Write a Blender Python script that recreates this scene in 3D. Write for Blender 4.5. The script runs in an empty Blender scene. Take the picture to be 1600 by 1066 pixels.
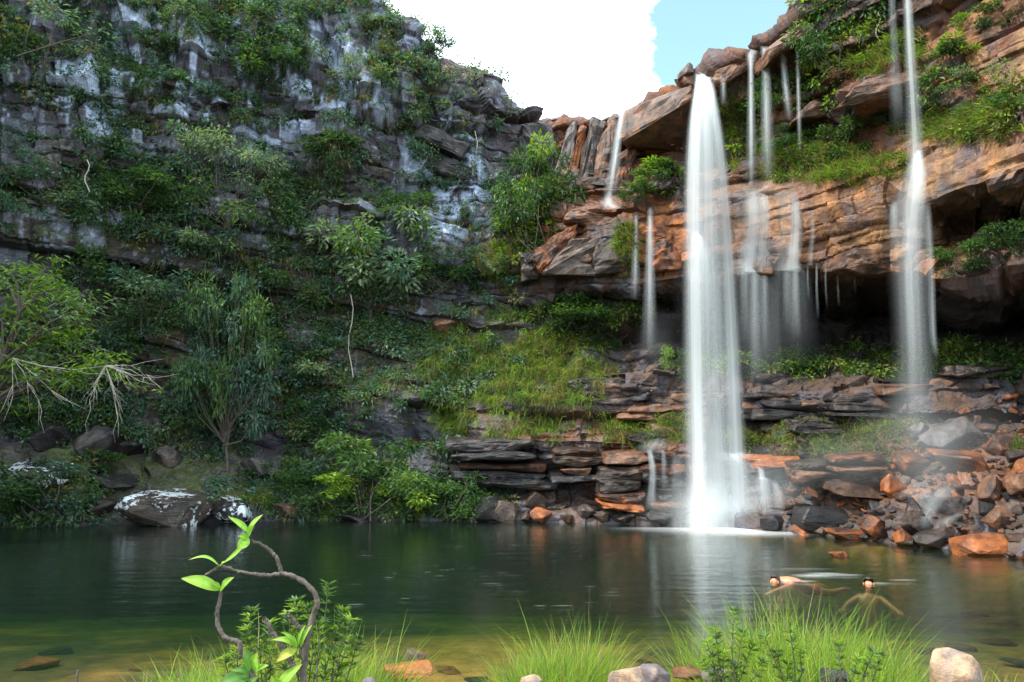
import bpy, bmesh, math, random
import numpy as np
from mathutils import Vector, Matrix

scene = bpy.context.scene
COL = scene.collection
rng = np.random.default_rng(7)
random.seed(7)

# ------------------------------------------------------------------ camera, sky, sun, exposure
FPX = 1209.0                      # focal length in pixels of the 1600 px wide photograph
PITCH = math.radians(8.33)
CAM = np.array([0.0, 0.0, 2.2])   # eye height above the pool
cd = bpy.data.cameras.new('camera'); cam = bpy.data.objects.new('camera', cd); COL.objects.link(cam)
cam.location = CAM; cam.rotation_euler = (math.pi/2 + PITCH, 0, 0)
cd.sensor_width = 36.0; cd.lens = FPX/1600*36.0; cd.clip_end = 2000; cd.clip_start = 0.05
scene.camera = cam

SUN = np.array([-0.78, -0.30, 1.0]); SUN /= np.linalg.norm(SUN)
w = bpy.data.worlds.new('World'); scene.world = w; w.use_nodes = True
nt = w.node_tree; nt.nodes.clear()
def N(t, typ, **k):
    n = t.nodes.new(typ)
    for a, b in k.items():
        if a == 'inp':
            for q, v in b.items(): n.inputs[q].default_value = v
        else: setattr(n, a, b)
    return n
out = N(nt, 'ShaderNodeOutputWorld')
sky = N(nt, 'ShaderNodeTexSky', sky_type='NISHITA', sun_disc=False)
sky.sun_elevation = math.asin(SUN[2]); sky.sun_rotation = math.atan2(SUN[0], SUN[1])
sky.altitude = 300; sky.dust_density = 0.6; sky.ozone_density = 1.5
bg1 = N(nt, 'ShaderNodeBackground', inp={'Strength': 0.12})
bg2 = N(nt, 'ShaderNodeBackground', inp={'Color': (0.80, 0.93, 1.0, 1), 'Strength': 1.7})
tnt = N(nt, 'ShaderNodeVectorMath', operation='MULTIPLY'); tnt.inputs[1].default_value = (1.3, 1.55, 1.1)
nt.links.new(sky.outputs[0], tnt.inputs[0]); nt.links.new(tnt.outputs[0], bg1.inputs[0])
tc = N(nt, 'ShaderNodeTexCoord')
mp = N(nt, 'ShaderNodeMapping'); mp.inputs['Scale'].default_value = (1, 1, 1.7); mp.inputs['Location'].default_value = (3.1, 0.4, 1.2)
nz = N(nt, 'ShaderNodeTexNoise', inp={'Scale': 3.0, 'Detail': 8.0, 'Roughness': 0.6})
nt.links.new(tc.outputs['Generated'], mp.inputs[0]); nt.links.new(mp.outputs[0], nz.inputs['Vector'])
# an opening in the cloud above the right-hand rim, a smaller one over the notch
def opening(dirv, cosr0, cosr1):
    d = N(nt, 'ShaderNodeVectorMath', operation='DOT_PRODUCT'); d.inputs[1].default_value = dirv
    nt.links.new(tc.outputs['Generated'], d.inputs[0])
    m = N(nt, 'ShaderNodeMapRange', interpolation_type='SMOOTHSTEP', inp={'From Min': cosr0, 'From Max': cosr1, 'To Min': 0.0, 'To Max': 1.0})
    nt.links.new(d.outputs['Value'], m.inputs['Value']); return m
def pdir(px, py):
    u, v = (px-800)/FPX, (533-py)/FPX
    d = Vector((u, math.cos(PITCH)-v*math.sin(PITCH), math.sin(PITCH)+v*math.cos(PITCH))); d.normalize(); return tuple(d)
o1 = opening(pdir(1330, -100), 0.955, 0.996); o2 = opening(pdir(785, 160), 0.9980, 0.9998)
mx = N(nt, 'ShaderNodeMath', operation='MULTIPLY_ADD'); mx.inputs[1].default_value = -0.75
puff = N(nt, 'ShaderNodeMath', operation='MULTIPLY_ADD'); puff.inputs[1].default_value = 1.9; puff.inputs[2].default_value = -0.36
nt.links.new(nz.outputs['Fac'], puff.inputs[0])
nt.links.new(o1.outputs[0], mx.inputs[0]); nt.links.new(puff.outputs[0], mx.inputs[2])
mx2 = N(nt, 'ShaderNodeMath', operation='MULTIPLY_ADD'); mx2.inputs[1].default_value = -0.22
nt.links.new(o2.outputs[0], mx2.inputs[0]); nt.links.new(mx.outputs[0], mx2.inputs[2])
rmp = N(nt, 'ShaderNodeMapRange', interpolation_type='SMOOTHSTEP', inp={'From Min': 0.27, 'From Max': 0.37, 'To Min': 0.05, 'To Max': 1.0})
nt.links.new(mx2.outputs[0], rmp.inputs['Value'])
mixs = N(nt, 'ShaderNodeMixShader')
nt.links.new(rmp.outputs[0], mixs.inputs[0]); nt.links.new(bg1.outputs[0], mixs.inputs[1]); nt.links.new(bg2.outputs[0], mixs.inputs[2])
nt.links.new(mixs.outputs[0], out.inputs[0])

sd = bpy.data.lights.new('sun', 'SUN'); so = bpy.data.objects.new('sun', sd); COL.objects.link(so)
sd.energy = 3.3; sd.angle = math.radians(0.6); sd.color = (1.0, 0.94, 0.84)
so.rotation_euler = Vector(-SUN).to_track_quat('-Z', 'Y').to_euler(); so.location = (-30, -5, 45)

vs = scene.view_settings
vs.view_transform = 'Standard'; vs.look = 'None'; vs.gamma = 1.0; vs.use_curve_mapping = False; vs.exposure = 1.25
scene.render.engine = 'CYCLES'
cy = scene.cycles
cy.use_denoising = True; cy.max_bounces = 7; cy.diffuse_bounces = 3; cy.glossy_bounces = 3; cy.transmission_bounces = 4
cy.transparent_max_bounces = 40; cy.caustics_reflective = False; cy.caustics_refractive = False
cy.sample_clamp_indirect = 6.0; cy.volume_bounces = 0

# ------------------------------------------------------------------ helpers
CP, SP = math.cos(PITCH), math.sin(PITCH)
def at(px, py, Y):
    """world point on the sight line of a photo pixel at distance Y along the ground"""
    px = np.asarray(px, float); py = np.asarray(py, float); Y = np.asarray(Y, float)
    u, v = (px-800)/FPX, (533-py)/FPX
    dy, dz = CP-v*SP, SP+v*CP
    k = Y/dy
    return np.stack([u*k, Y+0*u, CAM[2]+dz*k], -1)
def proj(P):
    d = P-CAM
    f = d[..., 1]*CP+d[..., 2]*SP; up = -d[..., 1]*SP+d[..., 2]*CP
    f = np.where(f > 0.05, f, 0.05)
    return 800+FPX*d[..., 0]/f, 533-FPX*up/f, d[..., 1]
def hash3(i, j, k, seed):
    n = (i.astype(np.int64)*374761393+j.astype(np.int64)*668265263+k.astype(np.int64)*2147483647+seed*1442695041) & 0xffffffff
    n = ((n ^ (n >> 13))*1274126177) & 0xffffffff
    n = ((n ^ (n >> 16))*2246822519) & 0xffffffff
    n = n ^ (n >> 15)
    return (n & 0xffffff)/float(0xffffff)
def vnoise(P, scale=1.0, seed=0):
    Q = P*scale; I = np.floor(Q).astype(np.int64); F = Q-I; F = F*F*(3-2*F)
    r = 0
    for a in (0, 1):
        for b in (0, 1):
            for c in (0, 1):
                wgt = (F[..., 0] if a else 1-F[..., 0])*(F[..., 1] if b else 1-F[..., 1])*(F[..., 2] if c else 1-F[..., 2])
                r = r+wgt*hash3(I[..., 0]+a, I[..., 1]+b, I[..., 2]+c, seed)
    return r*2-1
def fbm(P, scale=1.0, oct=4, seed=0, gain=0.5):
    r = 0; a = 1.0; t = 0
    for o in range(oct):
        r = r+a*vnoise(P, scale*2**o, seed+o*17); t += a; a *= gain
    return r/t
def sstep(a, b, x):
    t = np.clip((x-a)/(b-a), 0, 1); return t*t*(3-2*t)
def nrm(v):
    return v/np.maximum(np.linalg.norm(v, axis=-1, keepdims=True), 1e-9)

def mesh_np(name, V, F, mat=None, smooth=False, attrs=None):
    V = np.asarray(V, np.float32); F = np.asarray(F, np.int32)
    me = bpy.data.meshes.new(name)
    k = F.shape[1]
    me.vertices.add(len(V)); me.vertices.foreach_set('co', V.ravel())
    me.loops.add(F.size); me.loops.foreach_set('vertex_index', F.ravel())
    me.polygons.add(len(F)); me.polygons.foreach_set('loop_start', np.arange(0, F.size, k, dtype=np.int32))
    me.update(calc_edges=True)
    me.polygons.foreach_set('use_smooth', np.full(len(F), smooth))
    for an, arr in (attrs or {}).items():
        arr = np.asarray(arr, np.float32)
        if arr.ndim == 2:
            if arr.shape[1] == 3: arr = np.concatenate([arr, np.ones((len(arr), 1), np.float32)], 1)
            me.attributes.new(an, 'FLOAT_COLOR', 'POINT').data.foreach_set('color', arr.ravel())
        else:
            me.attributes.new(an, 'FLOAT', 'POINT').data.foreach_set('value', arr)
    if mat: me.materials.append(mat)
    return me
def link(name, me, parent=None, loc=None, rot=None, scl=None):
    o = bpy.data.objects.new(name, me); COL.objects.link(o)
    if parent: o.parent = parent
    if loc is not None: o.location = [float(q) for q in loc]
    if rot is not None: o.rotation_euler = rot
    if scl is not None: o.scale = scl
    return o
def tag(o, label, cat, group=None):
    o['label'] = label; o['category'] = cat
    if group: o['group'] = group
    return o
def stuff(o, label, cat):
    o['kind'] = 'stuff'; o['label'] = label; o['category'] = cat; return o
def struct(o, label=None):
    o['kind'] = 'structure'
    if label: o['label'] = label
    return o
def empty(name, loc, rotz=0.0):
    o = bpy.data.objects.new(name, None); COL.objects.link(o); o.location = [float(q) for q in loc]; o.rotation_euler = (0, 0, rotz); return o
def lin(c):  # sRGB 0-255 -> linear
    c = np.asarray(c, float)/255.0
    return np.where(c <= 0.04045, c/12.92, ((c+0.055)/1.055)**2.4)

# ------------------------------------------------------------------ materials
def mat(name):
    m = bpy.data.materials.new(name); m.use_nodes = True; m.node_tree.nodes.clear()
    return m, m.node_tree
def rock_nodes(t, basecol, coords, wetsock=None, rough=0.8, wetrough=0.28, fine=1.0, bump=0.55):
    """grain, stain and relief shared by all rock materials; basecol is a colour socket"""
    L = t.links.new
    n1 = N(t, 'ShaderNodeTexNoise', inp={'Scale': 2.2*fine, 'Detail': 8.0, 'Roughness': 0.62}); L(coords, n1.inputs['Vector'])
    n2 = N(t, 'ShaderNodeTexNoise', inp={'Scale': 14.0*fine, 'Detail': 6.0, 'Roughness': 0.65}); L(coords, n2.inputs['Vector'])
    r1 = N(t, 'ShaderNodeMapRange', inp={'From Min': 0.28, 'From Max': 0.72, 'To Min': 0.55, 'To Max': 1.4}); L(n1.outputs['Fac'], r1.inputs['Value'])
    r2 = N(t, 'ShaderNodeMapRange', inp={'From Min': 0.25, 'From Max': 0.75, 'To Min': 0.6, 'To Max': 1.35}); L(n2.outputs['Fac'], r2.inputs['Value'])
    mm = N(t, 'ShaderNodeMath', operation='MULTIPLY'); L(r1.outputs[0], mm.inputs[0]); L(r2.outputs[0], mm.inputs[1])
    vm = N(t, 'ShaderNodeVectorMath', operation='SCALE'); L(basecol, vm.inputs[0]); L(mm.outputs[0], vm.inputs['Scale'])
    b = N(t, 'ShaderNodeBsdfPrincipled', inp={'Roughness': rough, 'Specular IOR Level': 0.28})
    L(vm.outputs[0], b.inputs['Base Color'])
    if wetsock is not None:
        rr = N(t, 'ShaderNodeMapRange', inp={'To Min': rough, 'To Max': wetrough}); L(wetsock, rr.inputs['Value']); L(rr.outputs[0], b.inputs['Roughness'])
    mpv = N(t, 'ShaderNodeMapping'); mpv.inputs['Scale'].default_value = (1, 1, 3.2); L(coords, mpv.inputs[0])
    n3 = N(t, 'ShaderNodeTexNoise', inp={'Scale': 3.0*fine, 'Detail': 10.0, 'Roughness': 0.68}); L(mpv.outputs[0], n3.inputs['Vector'])
    bp = N(t, 'ShaderNodeBump', inp={'Strength': bump, 'Distance': 0.12/fine}); L(n3.outputs['Fac'], bp.inputs['Height']); L(bp.outputs[0], b.inputs['Normal'])
    o = N(t, 'ShaderNodeOutputMaterial'); L(b.outputs[0], o.inputs[0])
    return b
def cliff_material():
    m, t = mat('cliff_rock')
    g = N(t, 'ShaderNodeNewGeometry')
    a = N(t, 'ShaderNodeAttribute', attribute_name='col'); wv = N(t, 'ShaderNodeAttribute', attribute_name='wet')
    rock_nodes(t, a.outputs['Color'], g.outputs['Position'], wv.outputs['Fac'], rough=0.85)
    return m
def stone_material(name, c1, c2, c3, rough=0.75, fine=1.0, bump=0.5):
    """single stones: three tones picked by object and mottled by noise"""
    m, t = mat(name); L = t.links.new
    tcn = N(t, 'ShaderNodeTexCoord'); oi = N(t, 'ShaderNodeObjectInfo')
    addv = N(t, 'ShaderNodeVectorMath', operation='ADD')
    sc = N(t, 'ShaderNodeVectorMath', operation='SCALE'); sc.inputs[0].default_value = (37, 17, 53); L(oi.outputs['Random'], sc.inputs['Scale'])
    L(tcn.outputs['Object'], addv.inputs[0]); L(sc.outputs[0], addv.inputs[1])
    nn = N(t, 'ShaderNodeTexNoise', inp={'Scale': 2.4*fine, 'Detail': 5.0, 'Roughness': 0.6}); L(addv.outputs[0], nn.inputs['Vector'])
    ad = N(t, 'ShaderNodeMath', operation='MULTIPLY_ADD', inp={1: 2.6, 2: -1.3}); L(nn.outputs['Fac'], ad.inputs[0])
    ad2 = N(t, 'ShaderNodeMath', operation='ADD'); L(ad.outputs[0], ad2.inputs[0]); L(oi.outputs['Random'], ad2.inputs[1])
    cr = N(t, 'ShaderNodeValToRGB'); L(ad2.outputs[0], cr.inputs[0])
    e = cr.color_ramp.elements
    e[0].position = 0.30; e[0].color = (*c1, 1); e[1].position = 1.0; e[1].color = (*c3, 1)
    x = e.new(0.6); x.color = (*c2, 1)
    rock_nodes(t, cr.outputs[0], addv.outputs[0], None, rough=rough, fine=fine*2.4, bump=bump)
    return m
def leaf_material(name, trans=0.4, rough=0.45, tint=(1, 1, 1)):
    m, t = mat(name); L = t.links.new
    a = N(t, 'ShaderNodeAttribute', attribute_name='col')
    b = N(t, 'ShaderNodeBsdfPrincipled', inp={'Roughness': rough, 'Specular IOR Level': 0.2}); L(a.outputs['Color'], b.inputs['Base Color'])
    tr = N(t, 'ShaderNodeBsdfTranslucent')
    vm = N(t, 'ShaderNodeVectorMath', operation='MULTIPLY'); vm.inputs[1].default_value = (1.25, 1.35, 0.55); L(a.outputs['Color'], vm.inputs[0]); L(vm.outputs[0], tr.inputs[0])
    mi = N(t, 'ShaderNodeMixShader', inp={0: trans}); L(b.outputs[0], mi.inputs[1]); L(tr.outputs[0], mi.inputs[2])
    o = N(t, 'ShaderNodeOutputMaterial'); L(mi.outputs[0], o.inputs[0]); return m
def bark_material(name, c1, c2):
    m, t = mat(name); L = t.links.new
    g = N(t, 'ShaderNodeNewGeometry')
    n1 = N(t, 'ShaderNodeTexNoise', inp={'Scale': 30.0, 'Detail': 5.0, 'Roughness': 0.7}); L(g.outputs['Position'], n1.inputs['Vector'])
    cr = N(t, 'ShaderNodeValToRGB'); L(n1.outputs['Fac'], cr.inputs[0])
    e = cr.color_ramp.elements; e[0].position = .35; e[0].color = (*c1, 1); e[1].position = .65; e[1].color = (*c2, 1)
    b = N(t, 'ShaderNodeBsdfPrincipled', inp={'Roughness': 0.9}); L(cr.outputs[0], b.inputs['Base Color'])
    bp = N(t, 'ShaderNodeBump', inp={'Strength': 0.6, 'Distance': 0.01}); L(n1.outputs['Fac'], bp.inputs['Height']); L(bp.outputs[0], b.inputs['Normal'])
    o = N(t, 'ShaderNodeOutputMaterial'); L(b.outputs[0], o.inputs[0]); return m
def fall_material():
    """falling water: fine droplets and threads, white where dense, clear between them"""
    m, t = mat('falling_water'); L = t.links.new
    au = N(t, 'ShaderNodeAttribute', attribute_name='fu'); av = N(t, 'ShaderNodeAttribute', attribute_name='fv'); aa = N(t, 'ShaderNodeAttribute', attribute_name='fa')
    ase = N(t, 'ShaderNodeAttribute', attribute_name='fs')
    cb = N(t, 'ShaderNodeCombineXYZ'); L(au.outputs['Fac'], cb.inputs[0]); L(av.outputs['Fac'], cb.inputs[1]); L(ase.outputs['Fac'], cb.inputs[2])
    mp1 = N(t, 'ShaderNodeMapping'); mp1.inputs['Scale'].default_value = (4.0, 0.10, 1); L(cb.outputs[0], mp1.inputs[0])
    n1 = N(t, 'ShaderNodeTexNoise', inp={'Scale': 1.0, 'Detail': 1.0, 'Roughness': 0.4}); L(mp1.outputs[0], n1.inputs['Vector'])
    mp2 = N(t, 'ShaderNodeMapping'); mp2.inputs['Scale'].default_value = (15.0, 0.12, 3); L(cb.outputs[0], mp2.inputs[0])
    n2 = N(t, 'ShaderNodeTexNoise', inp={'Scale': 1.0, 'Detail': 3.0, 'Roughness': 0.55}); L(mp2.outputs[0], n2.inputs['Vector'])
    r1 = N(t, 'ShaderNodeMapRange', inp={'From Min': 0.30, 'From Max': 0.70, 'To Min': 0.60, 'To Max': 1.12}); L(n1.outputs['Fac'], r1.inputs['Value'])
    r2 = N(t, 'ShaderNodeMapRange', inp={'From Min': 0.30, 'From Max': 0.70, 'To Min': 0.84, 'To Max': 1.08}); L(n2.outputs['Fac'], r2.inputs['Value'])
    mm = N(t, 'ShaderNodeMath', operation='MULTIPLY'); L(r1.outputs[0], mm.inputs[0]); L(r2.outputs[0], mm.inputs[1])
    m2 = N(t, 'ShaderNodeMath', operation='MULTIPLY', use_clamp=True); L(mm.outputs[0], m2.inputs[0]); L(aa.outputs['Fac'], m2.inputs[1])
    d = N(t, 'ShaderNodeBsdfDiffuse', inp={'Color': (0.86, 0.9, 0.92, 1)}); tr = N(t, 'ShaderNodeBsdfTranslucent', inp={'Color': (0.86, 0.9, 0.92, 1)})
    mi = N(t, 'ShaderNodeMixShader', inp={0: 0.5}); L(d.outputs[0], mi.inputs[1]); L(tr.outputs[0], mi.inputs[2])
    tp = N(t, 'ShaderNodeBsdfTransparent')
    mo = N(t, 'ShaderNodeMixShader'); L(m2.outputs[0], mo.inputs[0]); L(tp.outputs[0], mo.inputs[1]); L(mi.outputs[0], mo.inputs[2])
    o = N(t, 'ShaderNodeOutputMaterial'); L(mo.outputs[0], o.inputs[0]); return m
def pool_material():
    m, t = mat('pool_water'); L = t.links.new
    g = N(t, 'ShaderNodeNewGeometry')
    mp1 = N(t, 'ShaderNodeMapping'); mp1.inputs['Scale'].default_value = (0.55, 1.5, 1); L(g.outputs['Position'], mp1.inputs[0])
    n1 = N(t, 'ShaderNodeTexNoise', inp={'Scale': 1.6, 'Detail': 5.0, 'Roughness': 0.55}); L(mp1.outputs[0], n1.inputs['Vector'])
    bp = N(t, 'ShaderNodeBump', inp={'Strength': 0.20, 'Distance': 0.10}); L(n1.outputs['Fac'], bp.inputs['Height'])
    gl = N(t, 'ShaderNodeBsdfGlossy', inp={'Color': (1, 1, 1, 1), 'Roughness': 0.13}); L(bp.outputs[0], gl.inputs['Normal'])
    tp = N(t, 'ShaderNodeBsdfTransparent', inp={'Color': (0.97, 1, 0.98, 1)})
    df = N(t, 'ShaderNodeBsdfDiffuse', inp={'Color': (0.007, 0.030, 0.016, 1)}); mt = N(t, 'ShaderNodeMixShader', inp={0: 0.16}); L(tp.outputs[0], mt.inputs[1]); L(df.outputs[0], mt.inputs[2])   # algae in the water
    fr = N(t, 'ShaderNodeFresnel', inp={'IOR': 1.33}); L(bp.outputs[0], fr.inputs['Normal'])
    mi = N(t, 'ShaderNodeMixShader'); L(fr.outputs[0], mi.inputs[0]); L(mt.outputs[0], mi.inputs[1]); L(gl.outputs[0], mi.inputs[2])
    va = N(t, 'ShaderNodeVolumeAbsorption', inp={'Color': (0.40, 0.62, 0.34, 1), 'Density': 0.92})
    o = N(t, 'ShaderNodeOutputMaterial'); L(mi.outputs[0], o.inputs[0]); L(va.outputs[0], o.inputs['Volume']); return m
def plain(name, c, rough=0.6, spec=0.3):
    m, t = mat(name)
    n1 = N(t, 'ShaderNodeTexNoise', inp={'Scale': 25.0, 'Detail': 4.0})
    cr = N(t, 'ShaderNodeValToRGB'); t.links.new(n1.outputs['Fac'], cr.inputs[0])
    e = cr.color_ramp.elements; e[0].color = (*[q*0.8 for q in c], 1); e[1].color = (*[min(1, q*1.2) for q in c], 1)
    b = N(t, 'ShaderNodeBsdfPrincipled', inp={'Roughness': rough, 'Specular IOR Level': spec}); t.links.new(cr.outputs[0], b.inputs['Base Color'])
    o = N(t, 'ShaderNodeOutputMaterial'); t.links.new(b.outputs[0], o.inputs[0]); return m
M = {}
M['cliff'] = cliff_material()
M['orange'] = stone_material('rusty_stone', (0.040, 0.024, 0.018), (0.125, 0.044, 0.020), (0.27, 0.085, 0.025), rough=0.36, bump=0.8)
M['grey'] = stone_material('grey_stone', (0.024, 0.022, 0.024), (0.055, 0.048, 0.048), (0.105, 0.088, 0.082), rough=0.45, bump=0.8)
M['brown'] = stone_material('brown_stone', (0.030, 0.022, 0.019), (0.072, 0.042, 0.030), (0.15, 0.072, 0.040), rough=0.38, bump=0.8)
M['wet'] = stone_material('wet_stone', (0.022, 0.020, 0.021), (0.048, 0.038, 0.036), (0.095, 0.066, 0.052), rough=0.22, bump=0.8)
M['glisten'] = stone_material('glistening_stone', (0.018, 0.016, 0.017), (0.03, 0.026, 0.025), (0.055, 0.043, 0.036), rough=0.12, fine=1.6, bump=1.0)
def add_glint_spots(m, scale, lo, hi):
    """wet glints painted as broken white spots over a stone material"""
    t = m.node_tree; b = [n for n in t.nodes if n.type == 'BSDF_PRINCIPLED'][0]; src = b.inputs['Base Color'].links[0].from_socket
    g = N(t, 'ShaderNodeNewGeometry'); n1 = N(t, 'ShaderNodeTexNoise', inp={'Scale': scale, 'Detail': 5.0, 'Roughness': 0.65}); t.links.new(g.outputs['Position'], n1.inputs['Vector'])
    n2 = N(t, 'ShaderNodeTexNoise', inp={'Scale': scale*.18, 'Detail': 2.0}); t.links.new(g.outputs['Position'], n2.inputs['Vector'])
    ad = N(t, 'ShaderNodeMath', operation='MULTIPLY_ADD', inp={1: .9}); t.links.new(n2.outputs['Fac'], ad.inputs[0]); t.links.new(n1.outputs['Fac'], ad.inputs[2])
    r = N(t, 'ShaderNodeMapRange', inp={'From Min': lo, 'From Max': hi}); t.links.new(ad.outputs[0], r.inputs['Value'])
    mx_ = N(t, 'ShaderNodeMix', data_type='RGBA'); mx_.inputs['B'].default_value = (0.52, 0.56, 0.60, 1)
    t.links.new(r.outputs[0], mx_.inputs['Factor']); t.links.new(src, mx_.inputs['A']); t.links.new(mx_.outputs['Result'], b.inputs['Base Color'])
add_glint_spots(M['glisten'], 7.0, 1.02, 1.07)  # sky glints on the wet stones, put into the base colour
M['pink'] = stone_material('pinkish_boulder_stone', (0.10, 0.080, 0.082), (0.155, 0.115, 0.10), (0.29, 0.19, 0.12), rough=0.75, fine=2.0, bump=0.7)
M['leaf'] = leaf_material('leaf')
M['grass'] = leaf_material('grass_blade', trans=0.45, rough=0.5)
M['bark'] = bark_material('bark', (0.028, 0.021, 0.017), (0.10, 0.078, 0.062))
M['palebark'] = bark_material('pale_bark', (0.22, 0.19, 0.16), (0.42, 0.38, 0.33))
M['fall'] = fall_material()
M['pool'] = pool_material()
M['skin'] = plain('skin', (0.46, 0.18, 0.095), 0.4, 0.45)
M['hair'] = plain('hair', (0.03, 0.02, 0.015), 0.5)
M['cloth'] = plain('swim_cloth', (0.45, 0.08, 0.05), 0.6)
# ------------------------------------------------------------------ the rock amphitheatre
# each column: distances measured on the photograph, from the shore (first) up to the rim (last)
CC = {
 -520: [(900,15.0),(850,15.4),(760,16),(690,16.5),(650,16.6),(600,16.6),(550,16.7),(500,16.8),(440,16.7),(390,16.7),(320,16.6),(305,17),(200,17),(130,17),(110,16.8),(-350,17)],
 -220: [(835,21.0),(800,21.4),(740,22),(690,22.5),(650,22.5),(600,22.4),(550,22.5),(500,22.6),(440,22.4),(390,22.3),(320,22.2),(305,22.8),(200,22.7),(130,22.8),(110,22.4),(-190,22.6)],
 0:   [(820,24.0),(785,24.6),(730,25.6),(690,26.4),(640,26.4),(590,26.2),(540,26.3),(490,26.4),(440,26.2),(385,26.0),(320,25.8),(305,26.4),(210,26.4),(140,26.5),(115,26.0),(-130,26.2)],
 130: [(815,24.8),(790,25.2),(740,26.2),(700,27.0),(650,27.0),(590,27),(540,27),(490,27.2),(440,27.1),(390,27),(320,26.8),(305,27.4),(210,27.3),(150,27.4),(130,26.9),(-110,27.2)],
 280: [(812,25.5),(790,25.8),(745,26.8),(700,28),(650,28.1),(590,28),(540,28),(490,28.3),(440,28.2),(390,28.2),(320,28),(305,28.6),(220,28.5),(165,28.7),(150,28.2),(-85,28.6)],
 420: [(810,26.2),(790,26.6),(745,27.4),(700,28.8),(650,28.6),(600,28.9),(550,29.2),(490,29.6),(440,29.5),(390,29.3),(330,29.2),(315,29.8),(240,29.6),(185,29.9),(170,29.4),(-62,30)],
 540: [(808,26.5),(790,27),(750,28.0),(700,29.4),(625,28.6),(590,29.3),(540,29.7),(490,30.1),(440,30.1),(390,30.1),(330,30),(315,30.6),(245,30.4),(190,30.7),(175,30.2),(-32,30.8)],
 590: [(808,26.5),(790,27),(750,28.0),(700,29.3),(630,28.4),(590,29.2),(540,29.8),(490,30.3),(440,30.4),(395,30.4),(340,30.3),(325,30.8),(240,30.8),(195,31.0),(180,30.4),(-5,31.0)],
 632: [(809,26.5),(790,27),(750,28.0),(700,29.0),(640,28.2),(590,29.2),(540,30),(490,30.5),(440,30.7),(400,30.7),(350,30.6),(335,31.1),(230,31.2),(200,31.6),(185,30.7),(28,31.2)],
 690: [(810,26.3),(788,26.8),(748,28),(695,28.0),(640,28.2),(585,29.1),(530,30),(480,30.7),(440,31),(400,31),(345,31),(330,31.4),(235,31.5),(205,32.0),(188,30.9),(92,31.3)],
 745: [(812,26),(785,26.5),(745,27.9),(690,26.9),(640,28),(580,29),(520,30),(470,31),(440,31.2),(400,31.3),(340,31.3),(325,31.6),(240,31.7),(210,31.9),(195,31.2),(118,31.6)],
 772: [(812,25.9),(785,26.4),(745,27.8),(688,26.6),(640,27.8),(580,28.9),(520,29.9),(476,31),(445,30.9),(405,30.9),(342,31.1),(327,31.6),(250,31.8),(215,32),(200,31.6),(160,32.0)],
 810: [(813,25.8),(785,26.2),(745,27.7),(685,26.4),(640,27.6),(580,28.8),(520,29.8),(480,31),(450,30.4),(410,30.4),(345,30.8),(330,31.6),(260,32),(225,32.2),(212,32.0),(186,32.4)],
 870: [(814,25.6),(790,26),(750,27.3),(690,26),(640,27.2),(580,28.4),(520,29.4),(485,31),(450,29.4),(400,29.2),(340,29.6),(325,30.6),(270,31),(230,31.3),(220,31.3),(198,31.6)],
 930: [(815,25.4),(795,25.7),(760,26.8),(690,25.8),(640,26.8),(585,27.6),(530,28.6),(480,30.4),(445,28.4),(390,28.2),(340,28.6),(322,29.4),(270,30),(215,30.4),(205,30.4),(186,30.8)],
 1000: [(816,25.1),(795,25.3),(760,25.8),(695,25.4),(640,26.6),(585,27.2),(540,28.4),(494,31.2),(445,27.6),(390,27.6),(340,27.8),(315,28.8),(280,29.3),(235,29.6),(215,29.2),(180,28.9)],
 1070: [(820,24.6),(795,24.8),(755,25.1),(700,25.2),(645,26.4),(590,26.9),(548,28.6),(494,31.8),(432,27.0),(380,26.9),(330,27.1),(308,28),(260,28.6),(220,28.8),(205,28.2),(140,27.3)],
 1130: [(823,24),(795,24.3),(760,24.6),(715,24.9),(650,26.2),(595,26.6),(552,28.8),(484,32.2),(430,26.4),(380,26.2),(325,26.4),(295,27.2),(240,27.6),(190,27.4),(150,26.6),(104,26)],
 1200: [(828,23),(800,23.4),(765,23.9),(715,24.4),(655,25.6),(600,26.2),(553,28.6),(486,32.2),(425,25.6),(365,25.2),(300,25.2),(280,26),(220,26.2),(160,26.1),(100,25.5),(66,25)],
 1290: [(836,21.6),(800,22.2),(765,22.8),(715,23.4),(665,24.6),(610,25.2),(560,27.8),(486,31.4),(420,24.2),(350,23.6),(285,23.4),(260,24.2),(205,24.9),(140,24.6),(70,23.9),(2,23.2)],
 1370: [(845,20.3),(805,21),(765,21.8),(715,22.6),(670,23.8),(615,24.4),(565,27.0),(486,30.6),(415,23.0),(345,22.3),(275,22),(245,22.8),(195,23.9),(140,22.3),(100,22.4),(-75,22.0)],
 1440: [(852,19.2),(805,20.2),(760,21),(715,21.8),(670,23.0),(615,23.6),(565,26.2),(486,29.6),(408,22.2),(375,22.4),(318,20.8),(230,20.8),(195,22.2),(140,21.2),(100,21.4),(-135,20.8)],
 1510: [(860,18.2),(800,19.4),(750,20.4),(700,21.4),(650,22.4),(610,23),(565,25.4),(492,28.6),(428,20.9),(370,23.2),(292,19.5),(205,19.5),(165,20),(110,20),(40,19.8),(-205,19.6)],
 1600: [(868,17),(790,18.6),(735,19.8),(680,21),(625,22),(590,22.6),(560,24),(492,26.6),(412,19.6),(350,21.9),(262,17.8),(170,17.9),(120,18.4),(60,18.4),(0,18.2),(-285,18)],
 1750: [(900,14.8),(800,16.5),(740,17.6),(680,18.6),(625,19.4),(590,20),(560,20.6),(490,21),(390,17),(320,19),(210,15.6),(110,15.6),(60,16),(0,16),(-60,16),(-420,15.8)],
 1980: [(960,11.4),(850,12.6),(760,13.4),(690,14),(625,14.4),(590,15),(560,15.4),(480,15.6),(360,13),(280,14.4),(150,12),(20,12),(-40,12.2),(-100,12.2),(-170,12),(-620,12)],
}
pxs = np.array(sorted(CC)); NC = len(pxs)
K = 16
ctl = np.zeros((NC, K+3, 3))
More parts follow.
